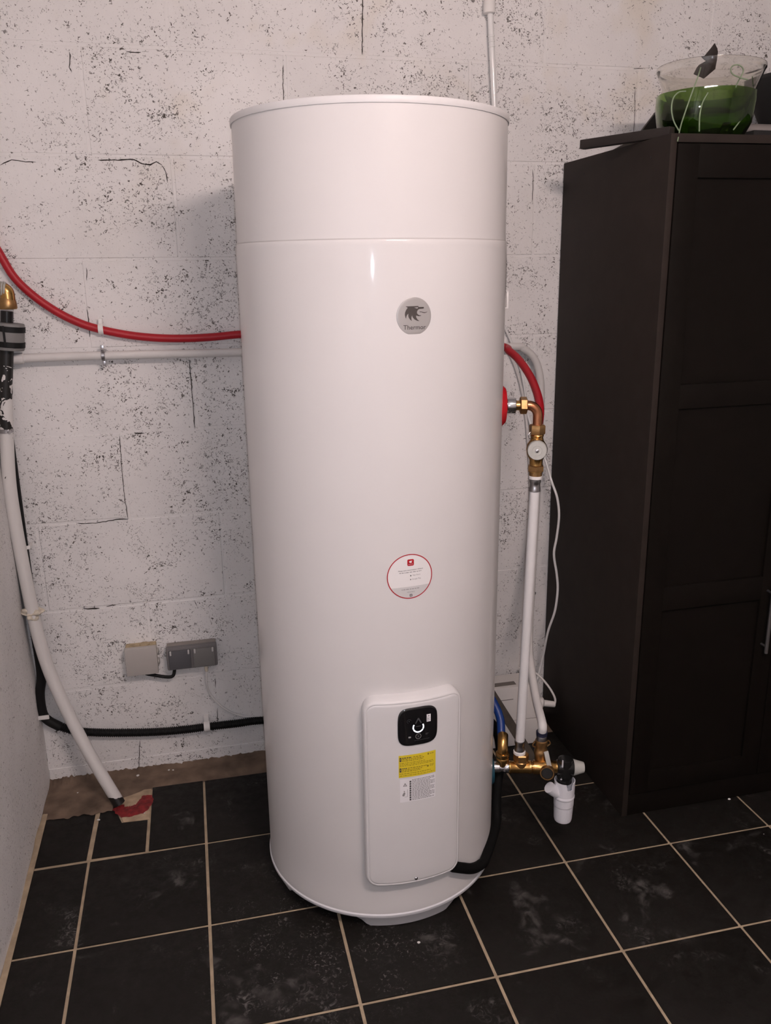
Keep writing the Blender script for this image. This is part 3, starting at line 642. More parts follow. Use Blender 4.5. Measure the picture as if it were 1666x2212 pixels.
# collars of the two water connections
HZ = onh(1100, 876).z
CZ_ = onh(1080, 1657).z
hotc = TC+V((0, 0, HZ)); coldc = TC+V((0, 0, CZ_))
o = obj('hot_collar', lathe(hotc, EX, [(TR-0.020, 0.056), (TR-0.004, 0.056), (TR+0.009, 0.043), (TR+0.009, 0.02)], 36), 'red_plastic', wh); o['label'] = 'red plastic collar'
o = obj('cold_collar', lathe(coldc-V((0, 0, 0.012)), EX, [(TR-0.020, 0.038), (TR-0.001, 0.038), (TR+0.006, 0.033), (TR+0.006, 0.012)], 36), 'blue_plastic', wh); o['label'] = 'blue plastic collar'

# ================================================================== HOT OUTLET: union, elbow, mixing valve
def S_of(p): return (p-TC).dot(EX)
vp = onh(1161, 928); sv = S_of(vp)          # axis of the downward leg
ho = thing('hot_outlet_fitting', 'copper elbow and brass nuts screwed into the red collar', 'pipe fitting', TC+EX*(TR+0.016)+V((0, 0, HZ)))
obj('union_nut', lathe(hotc, EX, [(TR+0.006, 0.0190), (TR+0.008, 0.0205), (TR+0.026, 0.0208), (TR+0.034, 0.0195), (TR+0.036, 0.0150)], 24), 'chrome', ho)
s0 = S_of(onh(1108, 876)); s1 = S_of(onh(1123, 876)); s2 = S_of(onh(1139, 876))
obj('stub', tube([hotc+EX*(TR+0.03), hotc+EX*(s1+0.004)], 0.0125, 20), 'brass', ho)
obj('compression_nut', hexnut(hotc+EX*s1, EX, s2-s1, 0.0215, 0.25), 'dull_brass', ho)
R_ = 0.026; zn = onh(1161, 918).z
el = [hotc+EX*(s2-0.004), hotc+EX*(sv-R_)]+[hotc+EX*(sv-R_+R_*math.sin(rad(t)))+V((0, 0, -R_+R_*math.cos(rad(t)))) for t in range(10, 91, 10)]+[V((vp.x, vp.y, zn-0.004))]
obj('copper_elbow', tube(el, 0.0122, 20), 'copper', ho)
DN = V((0, 0, -1)); ax = V((vp.x, vp.y, 0))
def zz(v): return onh(1160, v).z
mv = thing('mixing_valve', 'brass mixing valve with a round grey knob below the copper elbow', 'valve', ax+V((0, 0, zz(1026))))
obj('upper_nut', hexnut(ax+V((0, 0, zz(917))), DN, zz(917)-zz(938), 0.0205, 0.1), 'dull_brass', mv)
zb0 = zz(937)
obj('valve_body', lathe(ax+V((0, 0, zb0)), DN, [(0, 0.015), (0.004, 0.017), (0.008, 0.0155), (0.016, 0.0165), (0.026, 0.0235), (0.040, 0.026), (0.054, 0.0235), (0.066, 0.017), (0.080, 0.0165), (0.086, 0.018), (0.090, 0.0185), (0.098, 0.0185)], 28), 'brass', mv)
kd = (V((CAM.x, CAM.y, CAM.z-0.35))-V((ax.x, ax.y, zz(970)))).normalized(); kc = onh(1161, 968)
obj('knob_seat', lathe(kc+kd*0.010, kd, [(0, 0.0245), (0.012, 0.0255), (0.016, 0.024)], 32), 'brass', mv)
kn = obj('knob', lathe(kc+kd*0.024, kd, [(0, 0.0235), (0.002, 0.0245), (0.016, 0.0240), (0.018, 0.0225), (0.0182, 0.012), (0.0172, 0.0115), (0.0172, 0.006)], 36), 'knob_grey', mv)
obj('knob_screw', lathe(kc+kd*0.041, kd, [(0, 0.0050), (0.002, 0.0045), (0.003, 0.002)], 14), 'chrome', kn)
obj('lower_nut', hexnut(ax+V((0, 0, zz(1004))), DN, zz(1004)-zz(1018), 0.0215, 0.35), 'dull_brass', mv)
obj('tail', tube([ax+V((0, 0, zz(1012))), ax+V((0, 0, zz(1028)))], 0.0165, 20), 'dull_brass', mv)
obj('wire_loop', tube(smooth([onh(1146, 933)+kd*0.002, onh(1142, 939)+kd*0.004, onh(1143, 946)+kd*0.004, onh(1149, 947)+kd*0.012], 5), 0.0009, 6), 'steel', mv)

# white multilayer riser from the valve down to the safety group
pT = V((vp.x, vp.y, zz(1026))); pB = onh(1122, 1628)
rp = thing('riser_pipe', 'straight white plastic pipe from the mixing valve down to the brass manifold', 'pipe', pB)
dd = (pB-pT).normalized(); Lr = (pB-pT).length
obj('tube', tube([pT+dd*0.04, pT+dd*(Lr-0.028)], 0.0128, 22), 'white_pipe', rp)
for nm, off, sgn in (('collar', 0.0, 1), ('collar', Lr, -1)):
    obj('collar_ring', lathe(pT+dd*off, dd*sgn, [(0, 0.0150), (0.002, 0.0172), (0.009, 0.0172), (0.011, 0.0150)], 24), 'white_clip', rp)
    obj('crimp_sleeve', lathe(pT+dd*off, dd*sgn, [(0.011, 0.0128), (0.012, 0.0146), (0.018, 0.0146), (0.022, 0.0130), (0.030, 0.0130), (0.034, 0.0146), (0.042, 0.0146), (0.043, 0.0128)], 24), 'steel', rp)

# ================================================================== COLD SIDE: brass safety group
sg = thing('safety_group', 'brass safety group manifold screwed into the blue collar of the heater', 'valve', coldc+EX*TR-V((0, 0, 0.03)))
def sA(u): return S_of(onh(u, 1657))
def cx(s): return coldc+EX*s
obj('insulating_union', lathe(coldc, EX, [(TR+0.003, 0.014), (TR+0.005, 0.0165), (sA(1078), 0.0165), (sA(1079), 0.0145), (sA(1088), 0.0145), (sA(1090), 0.0165), (sA(1098), 0.0165)], 24), 'chrome', sg)
obj('run_tee', lathe(coldc, EX, [(sA(1098), 0.0165), (sA(1098)+0.002, 0.0185), (sA(1103), 0.0185), (sA(1105), 0.0172), (sA(1140), 0.0172), (sA(1142), 0.0188), (sA(1147), 0.0188), (sA(1149), 0.0165), (sA(1152), 0.0165)], 26), 'brass', sg)
obj('group_body', lathe(coldc, EX, [(sA(1151), 0.0150), (sA(1152), 0.0200), (sA(1168), 0.0200), (sA(1174), 0.0235), (sA(1183), 0.0255), (sA(1190), 0.0215), (sA(1196), 0.0170), (sA(1203), 0.0170), (sA(1204), 0.0185), (sA(1208), 0.0185)], 26), 'brass', sg)
c1 = cx(sA(1125))
obj('branch_riser', lathe(c1, (0, 0, 1), [(0, 0.0160), (0.012, 0.0180), (0.018, 0.0205), (0.021, 0.0205), (0.023, 0.0185)], 26), 'dull_brass', sg)
obj('branch_nut', hexnut(c1+V((0, 0, 0.022)), (0, 0, 1), max(0.012, pB.z-c1.z-0.020), 0.0220, 0.3), 'dull_brass', sg)
c2 = cx(sA(1085))
obj('feed_riser', lathe(c2, (0, 0, 1), [(0, 0.0120), (0.016, 0.0150), (0.022, 0.0180), (0.030, 0.0185), (0.033, 0.0170), (0.038, 0.0195), (0.046, 0.0195), (0.048, 0.0165)], 26), 'brass', sg)
be = [c2+V((0, 0, 0.046)), c2+V((0.0, 0.0, 0.060)), c2+V((0.002, 0.006, 0.073)), c2+V((0.006, 0.016, 0.082)), c2+V((0.010, 0.026, 0.086))]
obj('feed_elbow', tube(smooth(be, 5), 0.0148, 20), 'brass', sg)
fc = (V((CAM.x, CAM.y, CAM.z-1.0))-cx(sA(1183))).normalized(); fo = cx(sA(1183))+V((0, 0, -0.006))
obj('test_port', lathe(fo, fc, [(0, 0.0205), (0.030, 0.0205), (0.034, 0.0190), (0.034, 0.0165), (0.012, 0.0155), (0.012, 0.001)], 28), 'dull_brass', sg)
obj('port_plug', lathe(fo, fc, [(0.006, 0.0150), (0.031, 0.0160), (0.0325, 0.0145), (0.0325, 0.001)], 28), 'matte_black', sg)
# tundish elbow in black plastic and the grey drain knob
bx0 = sA(1205)
obj('black_elbow', join(lathe(coldc, EX, [(bx0-0.003, 0.0185), (bx0, 0.0215), (sA(1213), 0.0225), (sA(1226), 0.0235), (sA(1229), 0.0225), (sA(1236), 0.0235), (sA(1239), 0.0215)], 26), lathe(cx(sA(1221)), (0, 0, -1), [(-0.030, 0.014), (-0.026, 0.021), (0.0, 0.0235), (0.026, 0.0235), (0.028, 0.0215), (0.046, 0.0215), (0.048, 0.019)], 26)), 'black_gloss', sg)
obj('drain_knob', lathe(coldc+V((0, 0, -0.001)), EX, [(sA(1238), 0.0215), (sA(1239), 0.0230), (sA(1261), 0.0150), (sA(1262), 0.0130)], 26), 'knob_grey', sg)
obj('elbow_fin', prism([cx(sA(1206))+V((0, -0.018, -0.030)), cx(sA(1209))+V((0, -0.018, -0.025)), cx(sA(1208))+V((0, -0.018, 0.034))], (0.002, -0.003, 0), 0), 'trap_white', sg)
# second isolating branch
c3 = cx(sA(1172))+V((0, 0.014, 0.0))
obj('isolating_valve', lathe(c3, (0, 0, 1), [(0.005, 0.0165), (0.030, 0.0175), (0.036, 0.0200), (0.046, 0.0195), (0.050, 0.0165), (0.060, 0.0160), (0.066, 0.0175), (0.078, 0.0175), (0.080, 0.0150)], 24), 'dull_brass', sg)
lv0 = c3+V((0.004, -0.022, 0.055)); lv1 = c3+V((0.012, -0.034, 0.008))
obj('lever', slab(lv0, lv1, (1, 0, 0.2), 0.013, (0, -1, 0), 0.004), 'knob_grey', sg)
obj('ear', tube(smooth([c3+V((-0.018, 0, 0.058)), c3+V((-0.026, 0, 0.066)), c3+V((-0.020, 0, 0.078))], 4), 0.0022, 8), 'dull_brass', sg)
obj('ear', tube(smooth([c3+V((0.018, 0, 0.056)), c3+V((0.027, 0, 0.064)), c3+V((0.021, 0, 0.074))], 4), 0.0022, 8), 'dull_brass', sg)

# white bottle trap
tr0 = cx(sA(1222)); tz = onh(1220, 1775).z
def tzv(v): return onh(1221, v).z
trp = thing('siphon_trap', 'white plastic bottle trap hanging under the black drain elbow', 'siphon', V((tr0.x, tr0.y, tz)))
a0 = V((tr0.x, tr0.y, 0)); zt, zm, zl = tzv(1684), tzv(1716), tz+0.004
vs, fs = [], []
def trap_cup():
    n = 48; rings = [(0.0225, zm), (0.0290, zm+0.002), (0.0295, zt), (0.0270, zt), (0.0265, zm+0.004), (0.002, zm+0.004)]; vs, fs = [], []
    for i, (r, z) in enumerate(rings):
        for k in range(n):
            a = 2*math.pi*k/n; notch = 1 if (math.degrees(a) % 360 > 262 and math.degrees(a) % 360 < 300) else 0
            zz_ = z-(0.020 if notch and i in (2, 3) else 0); vs.append(V((a0.x+r*math.cos(a), a0.y+r*math.sin(a), zz_)))
    for i in range(len(rings)-1):
        for k in range(n): a, b = i*n+k, i*n+(k+1) % n; fs.append((a, b, b+n, a+n))
    return vs, fs
obj('funnel_cup', trap_cup(), 'trap_white', trp)
hh = zm-zl
obj('bottle', lathe(a0+V((0, 0, zm+0.003)), DN, [(0, 0.0290), (0.002, 0.0302), (0.007, 0.0302), (0.009, 0.0285), (0.012, 0.0284), (hh*0.36, 0.0283), (hh*0.39, 0.0282), (hh*0.40, 0.0276), (hh*0.43, 0.0275), (hh*0.86, 0.0258), (hh*0.9, 0.0256), (hh*0.97, 0.0240), (hh, 0.0200)], 36), 'trap_white', trp)
sp0 = a0+V((-0.024, -0.004, zm+0.010)); sp1 = a0+V((-0.050, -0.006, zm+0.036))
obj('side_spout', tube([sp0, sp0*0.5+sp1*0.5, sp1], [0.014, 0.016, 0.0165], 18), 'trap_white', trp)

# blue feed hose
bl = [c2+V((0.010, 0.026, 0.084)), onh(1093, 1598)+V((0, 0.035, 0)), onh(1098, 1575)+V((0, 0.065, 0)), onh(1091, 1550)+V((0, 0.10, 0)), onh(1078, 1533)+V((0, 0.14, 0)), onh(1062, 1524)+V((0, 0.19, 0)), onh(1040, 1520)+V((-0.02, 0.27, 0))]
tag(obj('blue_hose', tube(smooth(bl, 8), 0.0118, 18), 'blue_pipe'), 'blue plastic feed hose curving into the brass elbow beside the heater', 'hose')

# ================================================================== WALL PIPES
yp = YW-0.034
rl = [ony(u, v, YW-0.018) for u, v in ((-60, 425), (-25, 505), (0, 549), (30, 598), (70, 637), (120, 672), (170, 697), (218, 712), (280, 724), (340, 730), (400, 731), (460, 728), (524, 722))]
rl += [V((0.75, YW-0.025, rl[-1].z+0.005)), V((0.98, YW-0.045, rl[-1].z+0.006)), V((1.17, YW-0.085, rl[-1].z-0.008)), ony(1084, 748, 0.615), ony(1100, 758, 0.565), ony(1121, 777, 0.51), ony(1145, 812, 0.43), ony(1161, 851, 0.34), ony(1167, 885, 0.27), ony(1164, 915, 0.22), V((ax.x+0.012, ax.y+0.020, zz(950)))]
tag(obj('red_pipe', tube(smooth(rl, 7), 0.0115, 16), 'red_pipe'), 'red plastic water pipe sagging along the white block wall behind the heater', 'pipe')
wp = [ony(46, 774, yp), ony(222, 768, yp), ony(522, 761, yp)]
wp += [V((0.9, yp, wp[-1].z)), ony(1097, 749, yp), ony(1128, 752, yp), ony(1152, 771, yp), ony(1165, 803, yp), ony(1169, 850, yp), ony(1166, 930, yp-0.01), ony(1158, 1100, yp-0.04), ony(1148, 1280, 0.58), ony(1143, 1380, 0.42), ony(1147, 1440, 0.30), ony(1159, 1512, 0.18), c3+V((0, 0, 0.13)), c3+V((0, 0, 0.098))]
wpo = thing('cold_pipe', 'white painted pipe running level on clamps, then bending down beside the wardrobe', 'pipe', (0.5, yp, 1.39))
obj('tube', tube(smooth(wp, 7), 0.0122, 18), 'painted_pipe', wpo)
obj('coupling', lathe(ony(29, 775, yp), ony(52, 774, yp)-ony(29, 775, yp), [(0, 0.0160), ((ony(52, 774, yp)-ony(29, 775, yp)).length-0.002, 0.0160), ((ony(52, 774, yp)-ony(29, 775, yp)).length, 0.0125)], 20), 'painted_pipe', wpo)
obj('lower_sleeve', lathe(c3+V((0, 0, 0.076)), (0, 0, 1), [(0, 0.0150), (0.016, 0.0150), (0.018, 0.0140)], 20), 'steel', wpo)
obj('lower_ring', lathe(c3+V((0, 0, 0.094)), (0, 0, 1), [(0, 0.0155), (0.012, 0.0160), (0.014, 0.0130)], 20), 'navy_plastic', wpo)
# clamp of the level pipe
cc = ony(223, 768, yp); clp = thing('pipe_clamp', 'small steel clamp holding the level white pipe to the wall', 'clamp', cc)
obj('band', lathe(cc-V((0.005, 0, 0)), (1, 0, 0), [(0, 0.0150), (0.001, 0.0162), (0.009, 0.0162), (0.010, 0.0150)], 22), 'steel', clp)
obj('ear', box(cc+V((-0.006, -0.004, 0.014)), cc+V((0.004, 0.004, 0.030)), 0.001), 'steel', clp); obj('ear', box(cc+V((-0.003, -0.004, -0.030)), cc+V((0.005, 0.004, -0.014)), 0.001), 'steel', clp)
obj('screw', lathe(cc+V((-0.002, -0.014, 0.020)), (0.6, -0.4, -0.15), [(0, 0.003), (0.016, 0.003), (0.018, 0.0015)], 10), 'chrome', clp); obj('stud', tube([cc+V((0, 0.012, 0)), V((cc.x, YW+0.004, cc.z))], 0.004, 10), 'steel', clp)
def clip(u, v, yc, r, name_label, wd=0.014, tall=0.030):
    p = ony(u, v, yc); c = thing('pipe_clip', name_label, 'clip', p)
    pr = []
    for k in range(13): a = rad(-20+220*k/12); pr.append((math.cos(a), math.sin(a)))
    vs, fs = [], []
    for k, (ca, sa) in enumerate(pr):
        for rr in (r+0.0004, r+0.0034):
            for sx in (-wd/2, wd/2): vs.append(p+V((sx, -sa*rr, ca*rr)))
    for k in range(len(pr)-1):
        a = 4*k; fs += [(a, a+1, a+5, a+4), (a+2, a+6, a+7, a+3), (a, a+4, a+6, a+2), (a+1, a+3, a+7, a+5)]
    n = 4*(len(pr)-1); fs += [(0, 2, 3, 1), (n, n+1, n+3, n+2)]
    obj('hook', (vs, fs), 'white_clip', c); obj('nail_block', box(p+V((-wd*0.42, 0.0, r)), V((p.x+wd*0.42, YW+0.003, p.z+tall)), 0.002), 'white_clip', c)
    return c
clip(218, 711, YW-0.018, 0.0118, 'white plastic clip nailed over the red pipe')

# capped vent pipe above the heater
vt = thing('vent_pipe', 'thin capped pale pipe on the wall rising behind the heater lid', 'pipe', ony(1068, 225, YW-0.02))
ptop = ony(1059, 22, YW-0.02); pbt = ony(1068, 225, YW-0.02)
obj('tube', tube([ptop, pbt, pbt+(pbt-ptop)*0.8], 0.0085, 16), 'clear_tube', vt)
obj('cap', lathe(ony(1057, 30, YW-0.02), (0, 0, 1), [(0, 0.0150), (0.002, 0.0175), (0.034, 0.0170), (0.037, 0.0150)], 22), 'white_clip', vt)
for k in range(3): obj('ridge', lathe(ptop+(pbt-ptop)*(0.26+0.055*k), pbt-ptop, [(0, 0.0085), (0.001, 0.0097), (0.004, 0.0097), (0.005, 0.0085)], 16), 'clear_tube', vt)

# left corner riser: painted pipe, collar, brass elbow
yc = YW-0.055
lpn = [(14, 755, yc), (12, 850, yc), (14, 930, yc), (20, 1040, yc), (33, 1130, yc), (50, 1222, yc), (69, 1315, yc), (86, 1386, yc-0.005), (110, 1458, yc-0.012), (150, 1546, yc-0.035), (200, 1640, yc-0.075)]
lp = [ony(*p) for p in lpn]+[V((0.068, 0.588, 0.004))]
cr = thing('corner_pipe', 'white painted pipe with flaking paint slanting down the corner into the floor', 'pipe', (0.068, 0.588, 0))
obj('tube', tube(smooth(lp, 8), 0.0190, 20), 'peeling_paint', cr)
obj('black_neck', tube([ony(15, 672, yc), ony(14, 765, yc)], 0.0170, 18), 'black_gloss', cr)
ctop, cbot = ony(20, 697, yc), ony(20, 756, yc)
cl_ = thing('pipe_collar', 'grey pipe collar with two black bands around the corner pipe', 'clamp', cbot)
Lc = (ctop-cbot).length; dcl = (ctop-cbot).normalized()
obj('shell', lathe(cbot, dcl, [(0, 0.0190), (0.001, 0.0385), (0.004, 0.040), (Lc-0.004, 0.040), (Lc-0.001, 0.0385), (Lc, 0.0190)], 32), 'collar_grey', cl_)
for t in (0.12, 0.68): obj('band', lathe(cbot+dcl*Lc*t, dcl, [(0, 0.0400), (0.0005, 0.0418), (Lc*0.20, 0.0418), (Lc*0.20+0.0005, 0.0400)], 32), 'black_rubber', cl_)
obj('split_line', box(ony(8, 704, yc-0.043), ony(10, 749, yc-0.0405), 0), 'black_rubber', cl_)
bf = thing('brass_elbow', 'brass elbow at the top of the corner pipe with a white stub', 'pipe fitting', ony(17, 668, yc))
eA = ony(17, 662, yc); eB = ony(17, 628, yc)
obj('elbow', tube(smooth([eA, eA*0.5+eB*0.5, eB+V((-0.006, 0, 0)), eB+V((-0.024, 0.0, 0.006))], 6), [0.0195]*12+[0.0190]*7, 20), 'brass', bf)
obj('nut', lathe(ony(18, 668, yc), (0, 0, 1), [(0, 0.0225), (0.004, 0.0245), (0.020, 0.0235), (0.030, 0.0190)], 24), 'dull_brass', bf)
for k in range(4): obj('sealing_wrap', lathe(eB+V((-0.004-0.006*k, 0, 0.002+0.001*k)), (-1, 0, 0.12), [(0, 0.0195), (0.0015, 0.0215), (0.004, 0.0215), (0.0055, 0.0195)], 20), 'knob_grey', bf)
obj('white_stub', tube([eB+V((-0.018, 0, 0.004)), V((XL-0.02, eB.y, eB.z+0.012))], 0.0160, 18), 'white_pipe', bf)
# steel clip and putty lump on the corner pipe
kp = ony(13, 930, yc); kc_ = thing('pipe_clamp', 'steel clamp with a screw on the flaking corner pipe', 'clamp', kp)
obj('band', lathe(kp-V((0, 0, 0.006)), (0, 0, 1), [(0, 0.0190), (0.001, 0.0206), (0.011, 0.0206), (0.012, 0.0190)], 24), 'steel', kc_)
obj('screw', lathe(kp+V((0.012, -0.016, 0)), (0.3, -0.9, 0), [(0, 0.005), (0.008, 0.005), (0.010, 0.003)], 12), 'chrome', kc_)
pk = ony(72, 1324, yc); tag(obj('putty_lump', blob(pk, (0.028, 0.024, 0.016), 3, 0.7, sub=4), 'putty'), 'crumbly cream lump of putty around the corner pipe', 'putty')

# black corrugated conduit along the wall foot and the black cable up the corner
cb = [V((-0.140, YW-0.022, 1.30)), V((-0.142, YW-0.022, 0.9)), V((-0.141, YW-0.022, 0.6)), V((-0.140, YW-0.022, 0.42)), ony(86, 1500, YW-0.022), ony(92, 1540, YW-0.022), ony(104, 1556, YW-0.022), ony(130, 1570, YW-0.022)]
tag(obj('black_cable', tube(smooth(cb, 6), 0.0150, 14), 'black_rubber'), 'thick black cable running down the corner behind the painted pipe', 'cable')
cnd = smooth([ony(u, v, YW-0.022) for u, v in ((126, 1568), (160, 1578), (200, 1582), (260, 1583), (340, 1581), (400, 1576), (447, 1570), (510, 1563), (568, 1556))]+[V((0.70, YW-0.03, 0.128))], 14)
L_ = [0]
for a, b in zip(cnd[:-1], cnd[1:]): L_.append(L_[-1]+(b-a).length)
cp, crr = [], []; s_ = 0; k = 0
while s_ < L_[-1]:
    while k < len(L_)-2 and L_[k+1] < s_: k += 1
    t = (s_-L_[k])/(L_[k+1]-L_[k]); cp.append(cnd[k].lerp(cnd[k+1], t)); crr.append(0.0142 if len(cp) % 4 in (1, 2) else 0.0118); s_ += 0.0016
tag(obj('corrugated_conduit', tube(cp, crr, 12), 'black_rubber'), 'black ribbed conduit running level along the foot of the wall', 'conduit')
clip(447, 1569, YW-0.022, 0.0146, 'white plastic clip over the ribbed black conduit', 0.020, 0.034)
p = ony(94, 1545, YW-0.022); c = thing('pipe_clip', 'white plastic clip across the black cable in the corner', 'clip', p)
obj('hook', box(p+V((-0.022, -0.020, -0.006)), p+V((0.020, -0.0152, 0.008)), 0.002), 'white_clip', c); obj('nail_block', box(p+V((-0.024, -0.018, -0.006)), V((p.x-0.0158, YW+0.002, p.z+0.008)), 0.0015), 'white_clip', c)
p = ony(57, 1180, YW-0.022); c = thing('pipe_clip', 'tiny white clip on the black cable above the putty lump', 'clip', p)
obj('hook', box(V((-0.150, YW-0.0395, p.z-0.005)), V((-0.120, YW-0.0365, p.z+0.006)), 0.001), 'white_clip', c); obj('nail_block', box(V((-0.1255, YW-0.038, p.z-0.005)), V((-0.119, YW+0.002, p.z+0.006)), 0.001), 'white_clip', c)

# ================================================================== ELECTRICAL BOXES
yf = YW-0.050
q = [ony(269, 1404, yf), ony(339, 1397, yf), ony(342, 1455, yf), ony(273, 1463, yf)]
x0, x1, z0, z1 = (q[0].x+q[3].x)/2, (q[1].x+q[2].x)/2, (q[2].z+q[3].z)/2, (q[0].z+q[1].z)/2
jb = thing('junction_box', 'beige square junction box with a stained top on the block wall', 'junction box', ((x0+x1)/2, yf, z0))
obj('base', box((x0+0.002, yf+0.016, z0+0.002), (x1-0.002, YW+0.003, z1-0.002), 0.003), 'box_stain', jb)
obj('cover', box((x0, yf, z0), (x1, yf+0.018, z1), 0.004), 'box_beige', jb)
for dz in (0.03, 0.065): obj('cable_entry', lathe((x1-0.003, yf+0.032, z0+dz), (1, 0, 0), [(0, 0.012), (0.006, 0.0115), (0.008, 0.008)], 18), 'box_beige', jb)
obj('entry_ring', lathe(((x0+x1)/2+0.012, yf+0.032, z1-0.003), (0, 0, 1), [(0, 0.016), (0.004, 0.0155), (0.0045, 0.011)], 20), 'box_stain', jb)
q = [ony(358, 1404, yf), ony(467, 1389, yf), ony(472, 1438, yf), ony(362, 1452, yf)]
a0_, a1_, b0_, b1_ = (q[0].x+q[3].x)/2, (q[1].x+q[2].x)/2, (q[2].z+q[3].z)/2, (q[0].z+q[1].z)/2
sk = thing('wall_socket', 'grey weatherproof double socket with two hinged lids beside the junction box', 'socket', ((a0_+a1_)/2, yf, b0_))
obj('back_box', box((a0_+0.002, yf+0.018, b0_+0.002), (a1_-0.002, YW+0.003, b1_-0.001), 0.005), 'socket_top', sk)
obj('frame', box((a0_, yf+0.004, b0_), (a1_, yf+0.024, b1_), 0.006), 'socket_grey', sk)
mid = (a0_+a1_)/2
for (l0, l1, mm) in ((a0_+0.008, mid-0.004, 'socket_lid_dark'), (mid+0.004, a1_-0.008, 'socket_lid')):
    ld_ = obj('lid', box((l0, yf-0.004, b0_+0.006), (l1, yf+0.008, b1_-0.010), 0.003), mm, sk)
    for hx in (l0+0.006, l1-0.006): obj('hinge', box((hx-0.0028, yf-0.0058, b1_-0.024), (hx+0.0028, yf, b1_-0.009), 0.002), 'hinge_pale', ld_)
jc = [V((x0+0.050, yf+0.030, z0+0.004)), V((x0+0.056, yf+0.026, z0-0.006)), V((x0+0.075, yf+0.022, z0-0.012)), ony(370, 1462, yf+0.022), V((a0_+0.022, yf+0.028, b0_-0.006)), V((a0_+0.030, yf+0.032, b0_+0.006))]
tag(obj('black_cable', tube(smooth(jc, 6), 0.0055, 12), 'black_rubber'), 'short black cable looping from the junction box to the grey socket', 'cable')
gx = ony(446, 1445, yf+0.012)
cd_ = thing('power_cable', 'thin white cord hanging from the grey socket towards the heater', 'cable', gx)
obj('gland', lathe(V((gx.x, gx.y, b0_+0.002)), DN, [(0, 0.0065), (0.012, 0.0060), (0.020, 0.0055), (0.022, 0.0035)], 16), 'putty', cd_)
obj('cord', tube(smooth([V((gx.x, gx.y, b0_-0.016)), ony(447, 1476, yf+0.025), ony(453, 1497, YW-0.010), ony(470, 1518, YW-0.008), ony(492, 1535, YW-0.006), ony(520, 1546, YW-0.006), ony(548, 1549, YW-0.006), ony(575, 1546, YW-0.008), V((0.66, YW-0.02, 0.17))], 6), 0.0034, 10), 'white_clip', cd_)

# ================================================================== RIGHT SIDE: cable, condensate pump, batten, hose
cbl = [ony(1082, 690, YW-0.012), ony(1096, 718, YW-0.012), ony(1108, 748, YW-0.012), ony(1126, 800, YW-0.012), ony(1135, 850, YW-0.012), ony(1142, 900, YW-0.012), ony(1158, 950, YW-0.03), ony(1177, 990, YW-0.05), ony(1192, 1040, YW-0.088), ony(1204, 1075, YW-0.108), ony(1208, 1115, YW-0.115), ony(1203, 1160, YW-0.115), ony(1197, 1197, YW-0.115), ony(1203, 1240, YW-0.115), ony(1205, 1275, YW-0.115), ony(1199, 1320, YW-0.108), ony(1184, 1365, YW-0.088), ony(1173, 1420, YW-0.06), ony(1161, 1468, YW-0.06), ony(1152, 1500, YW-0.08)]
tag(obj('clear_hose', tube(smooth(cbl, 6), 0.0042, 10), 'clear_tube'), 'thin clear hose waving down between the wall and the dark wardrobe', 'hose')
cb2 = [ony(1085, 740, YW-0.010), ony(1100, 762, YW-0.010), ony(1116, 800, YW-0.010), ony(1128, 845, YW-0.010), ony(1135, 890, YW-0.010), ony(1140, 940, YW-0.012), ony(1146, 1040, YW-0.012), ony(1148, 1200, YW-0.02)]
tag(obj('signal_cable', tube(smooth(cb2, 6), 0.0045, 10), 'painted_pipe'), 'white painted cable on the wall behind the mixing valve', 'cable')
p = ony(1152, 1280, YW-0.030); hk = thing('wall_hook', 'small black screw hook on the wall behind the white riser pipe', 'hook', p)
obj('shank', tube([p, V((p.x-0.008, YW+0.003, p.z-0.006))], 0.0055, 10), 'black_rubber', hk); obj('head', lathe(p-V((0, 0.004, 0)), (0.3, -1, 0), [(0, 0.0065), (0.006, 0.006), (0.008, 0.003)], 14), 'steel', hk)
# pump
px0, px1, py0, py1 = 1.265, 1.515, 0.600, 0.735
pm = thing('condensate_pump', 'white plastic condensate pump on the floor behind the brass manifold', 'pump', ((px0+px1)/2, (py0+py1)/2, 0))
zsp = 0.100; ztp = 0.215
obj('tank', box((px0, py0, 0.0), (px1, py1, zsp), 0.008), 'pump_white', pm)
obj('motor_cover', prism([(px0, py0, zsp+0.002), (px1, py0, zsp+0.002), (px1, py0+0.018, ztp-0.05), (px1-0.03, py0+0.035, ztp), (px0, py0+0.035, ztp)], (0, py1-py0-0.035, 0), 0.006), 'pump_white', pm)
obj('vent_slot', box((px0+0.06, py0+0.022, zsp+0.062), (px1-0.10, py0+0.040, zsp+0.076), 0.002), 'slot_grey', pm)
obj('vent_slot', box((px0+0.02, py0+0.05, ztp-0.003), (px1-0.08, py0+0.075, ztp+0.001), 0.001), 'slot_grey', pm)
nz = V((px1-0.012, py0+0.018, zsp+0.052))
obj('outlet_spout', lathe(nz, (0.95, -0.25, -0.12), [(0, 0.022), (0.018, 0.020), (0.024, 0.0120), (0.062, 0.0105), (0.064, 0.0085)], 20), 'pump_white', pm)
te = nz+V((0.95, -0.25, -0.12)).normalized()*0.062
tag(obj('white_tube', tube(smooth([te-V((0.002, 0, 0.006)), te+V((0.002, 0.002, 0.020)), te+V((-0.012, 0.022, 0.055)), te+V((-0.038, 0.06, 0.088)), te+V((-0.065, 0.10, 0.098)), te+V((-0.085, 0.13, 0.088))], 6), 0.0040, 10), 'pump_white'), 'thin white tube bent over from the pump spout to the wall', 'tube')
# batten leaning in front of the pump
ba, bb = ony(1050, 1480, 0.50), onz(1163, 1660, 0.004); bb = V((bb.x, bb.y, 0.006))
tag(obj('wooden_batten', slab(ba, bb, (0.86, 0, 0.5), 0.030, (0, -1, 0), 0.010), 'batten_brown'), 'narrow brown batten leaning on the floor in front of the white pump', 'batten')
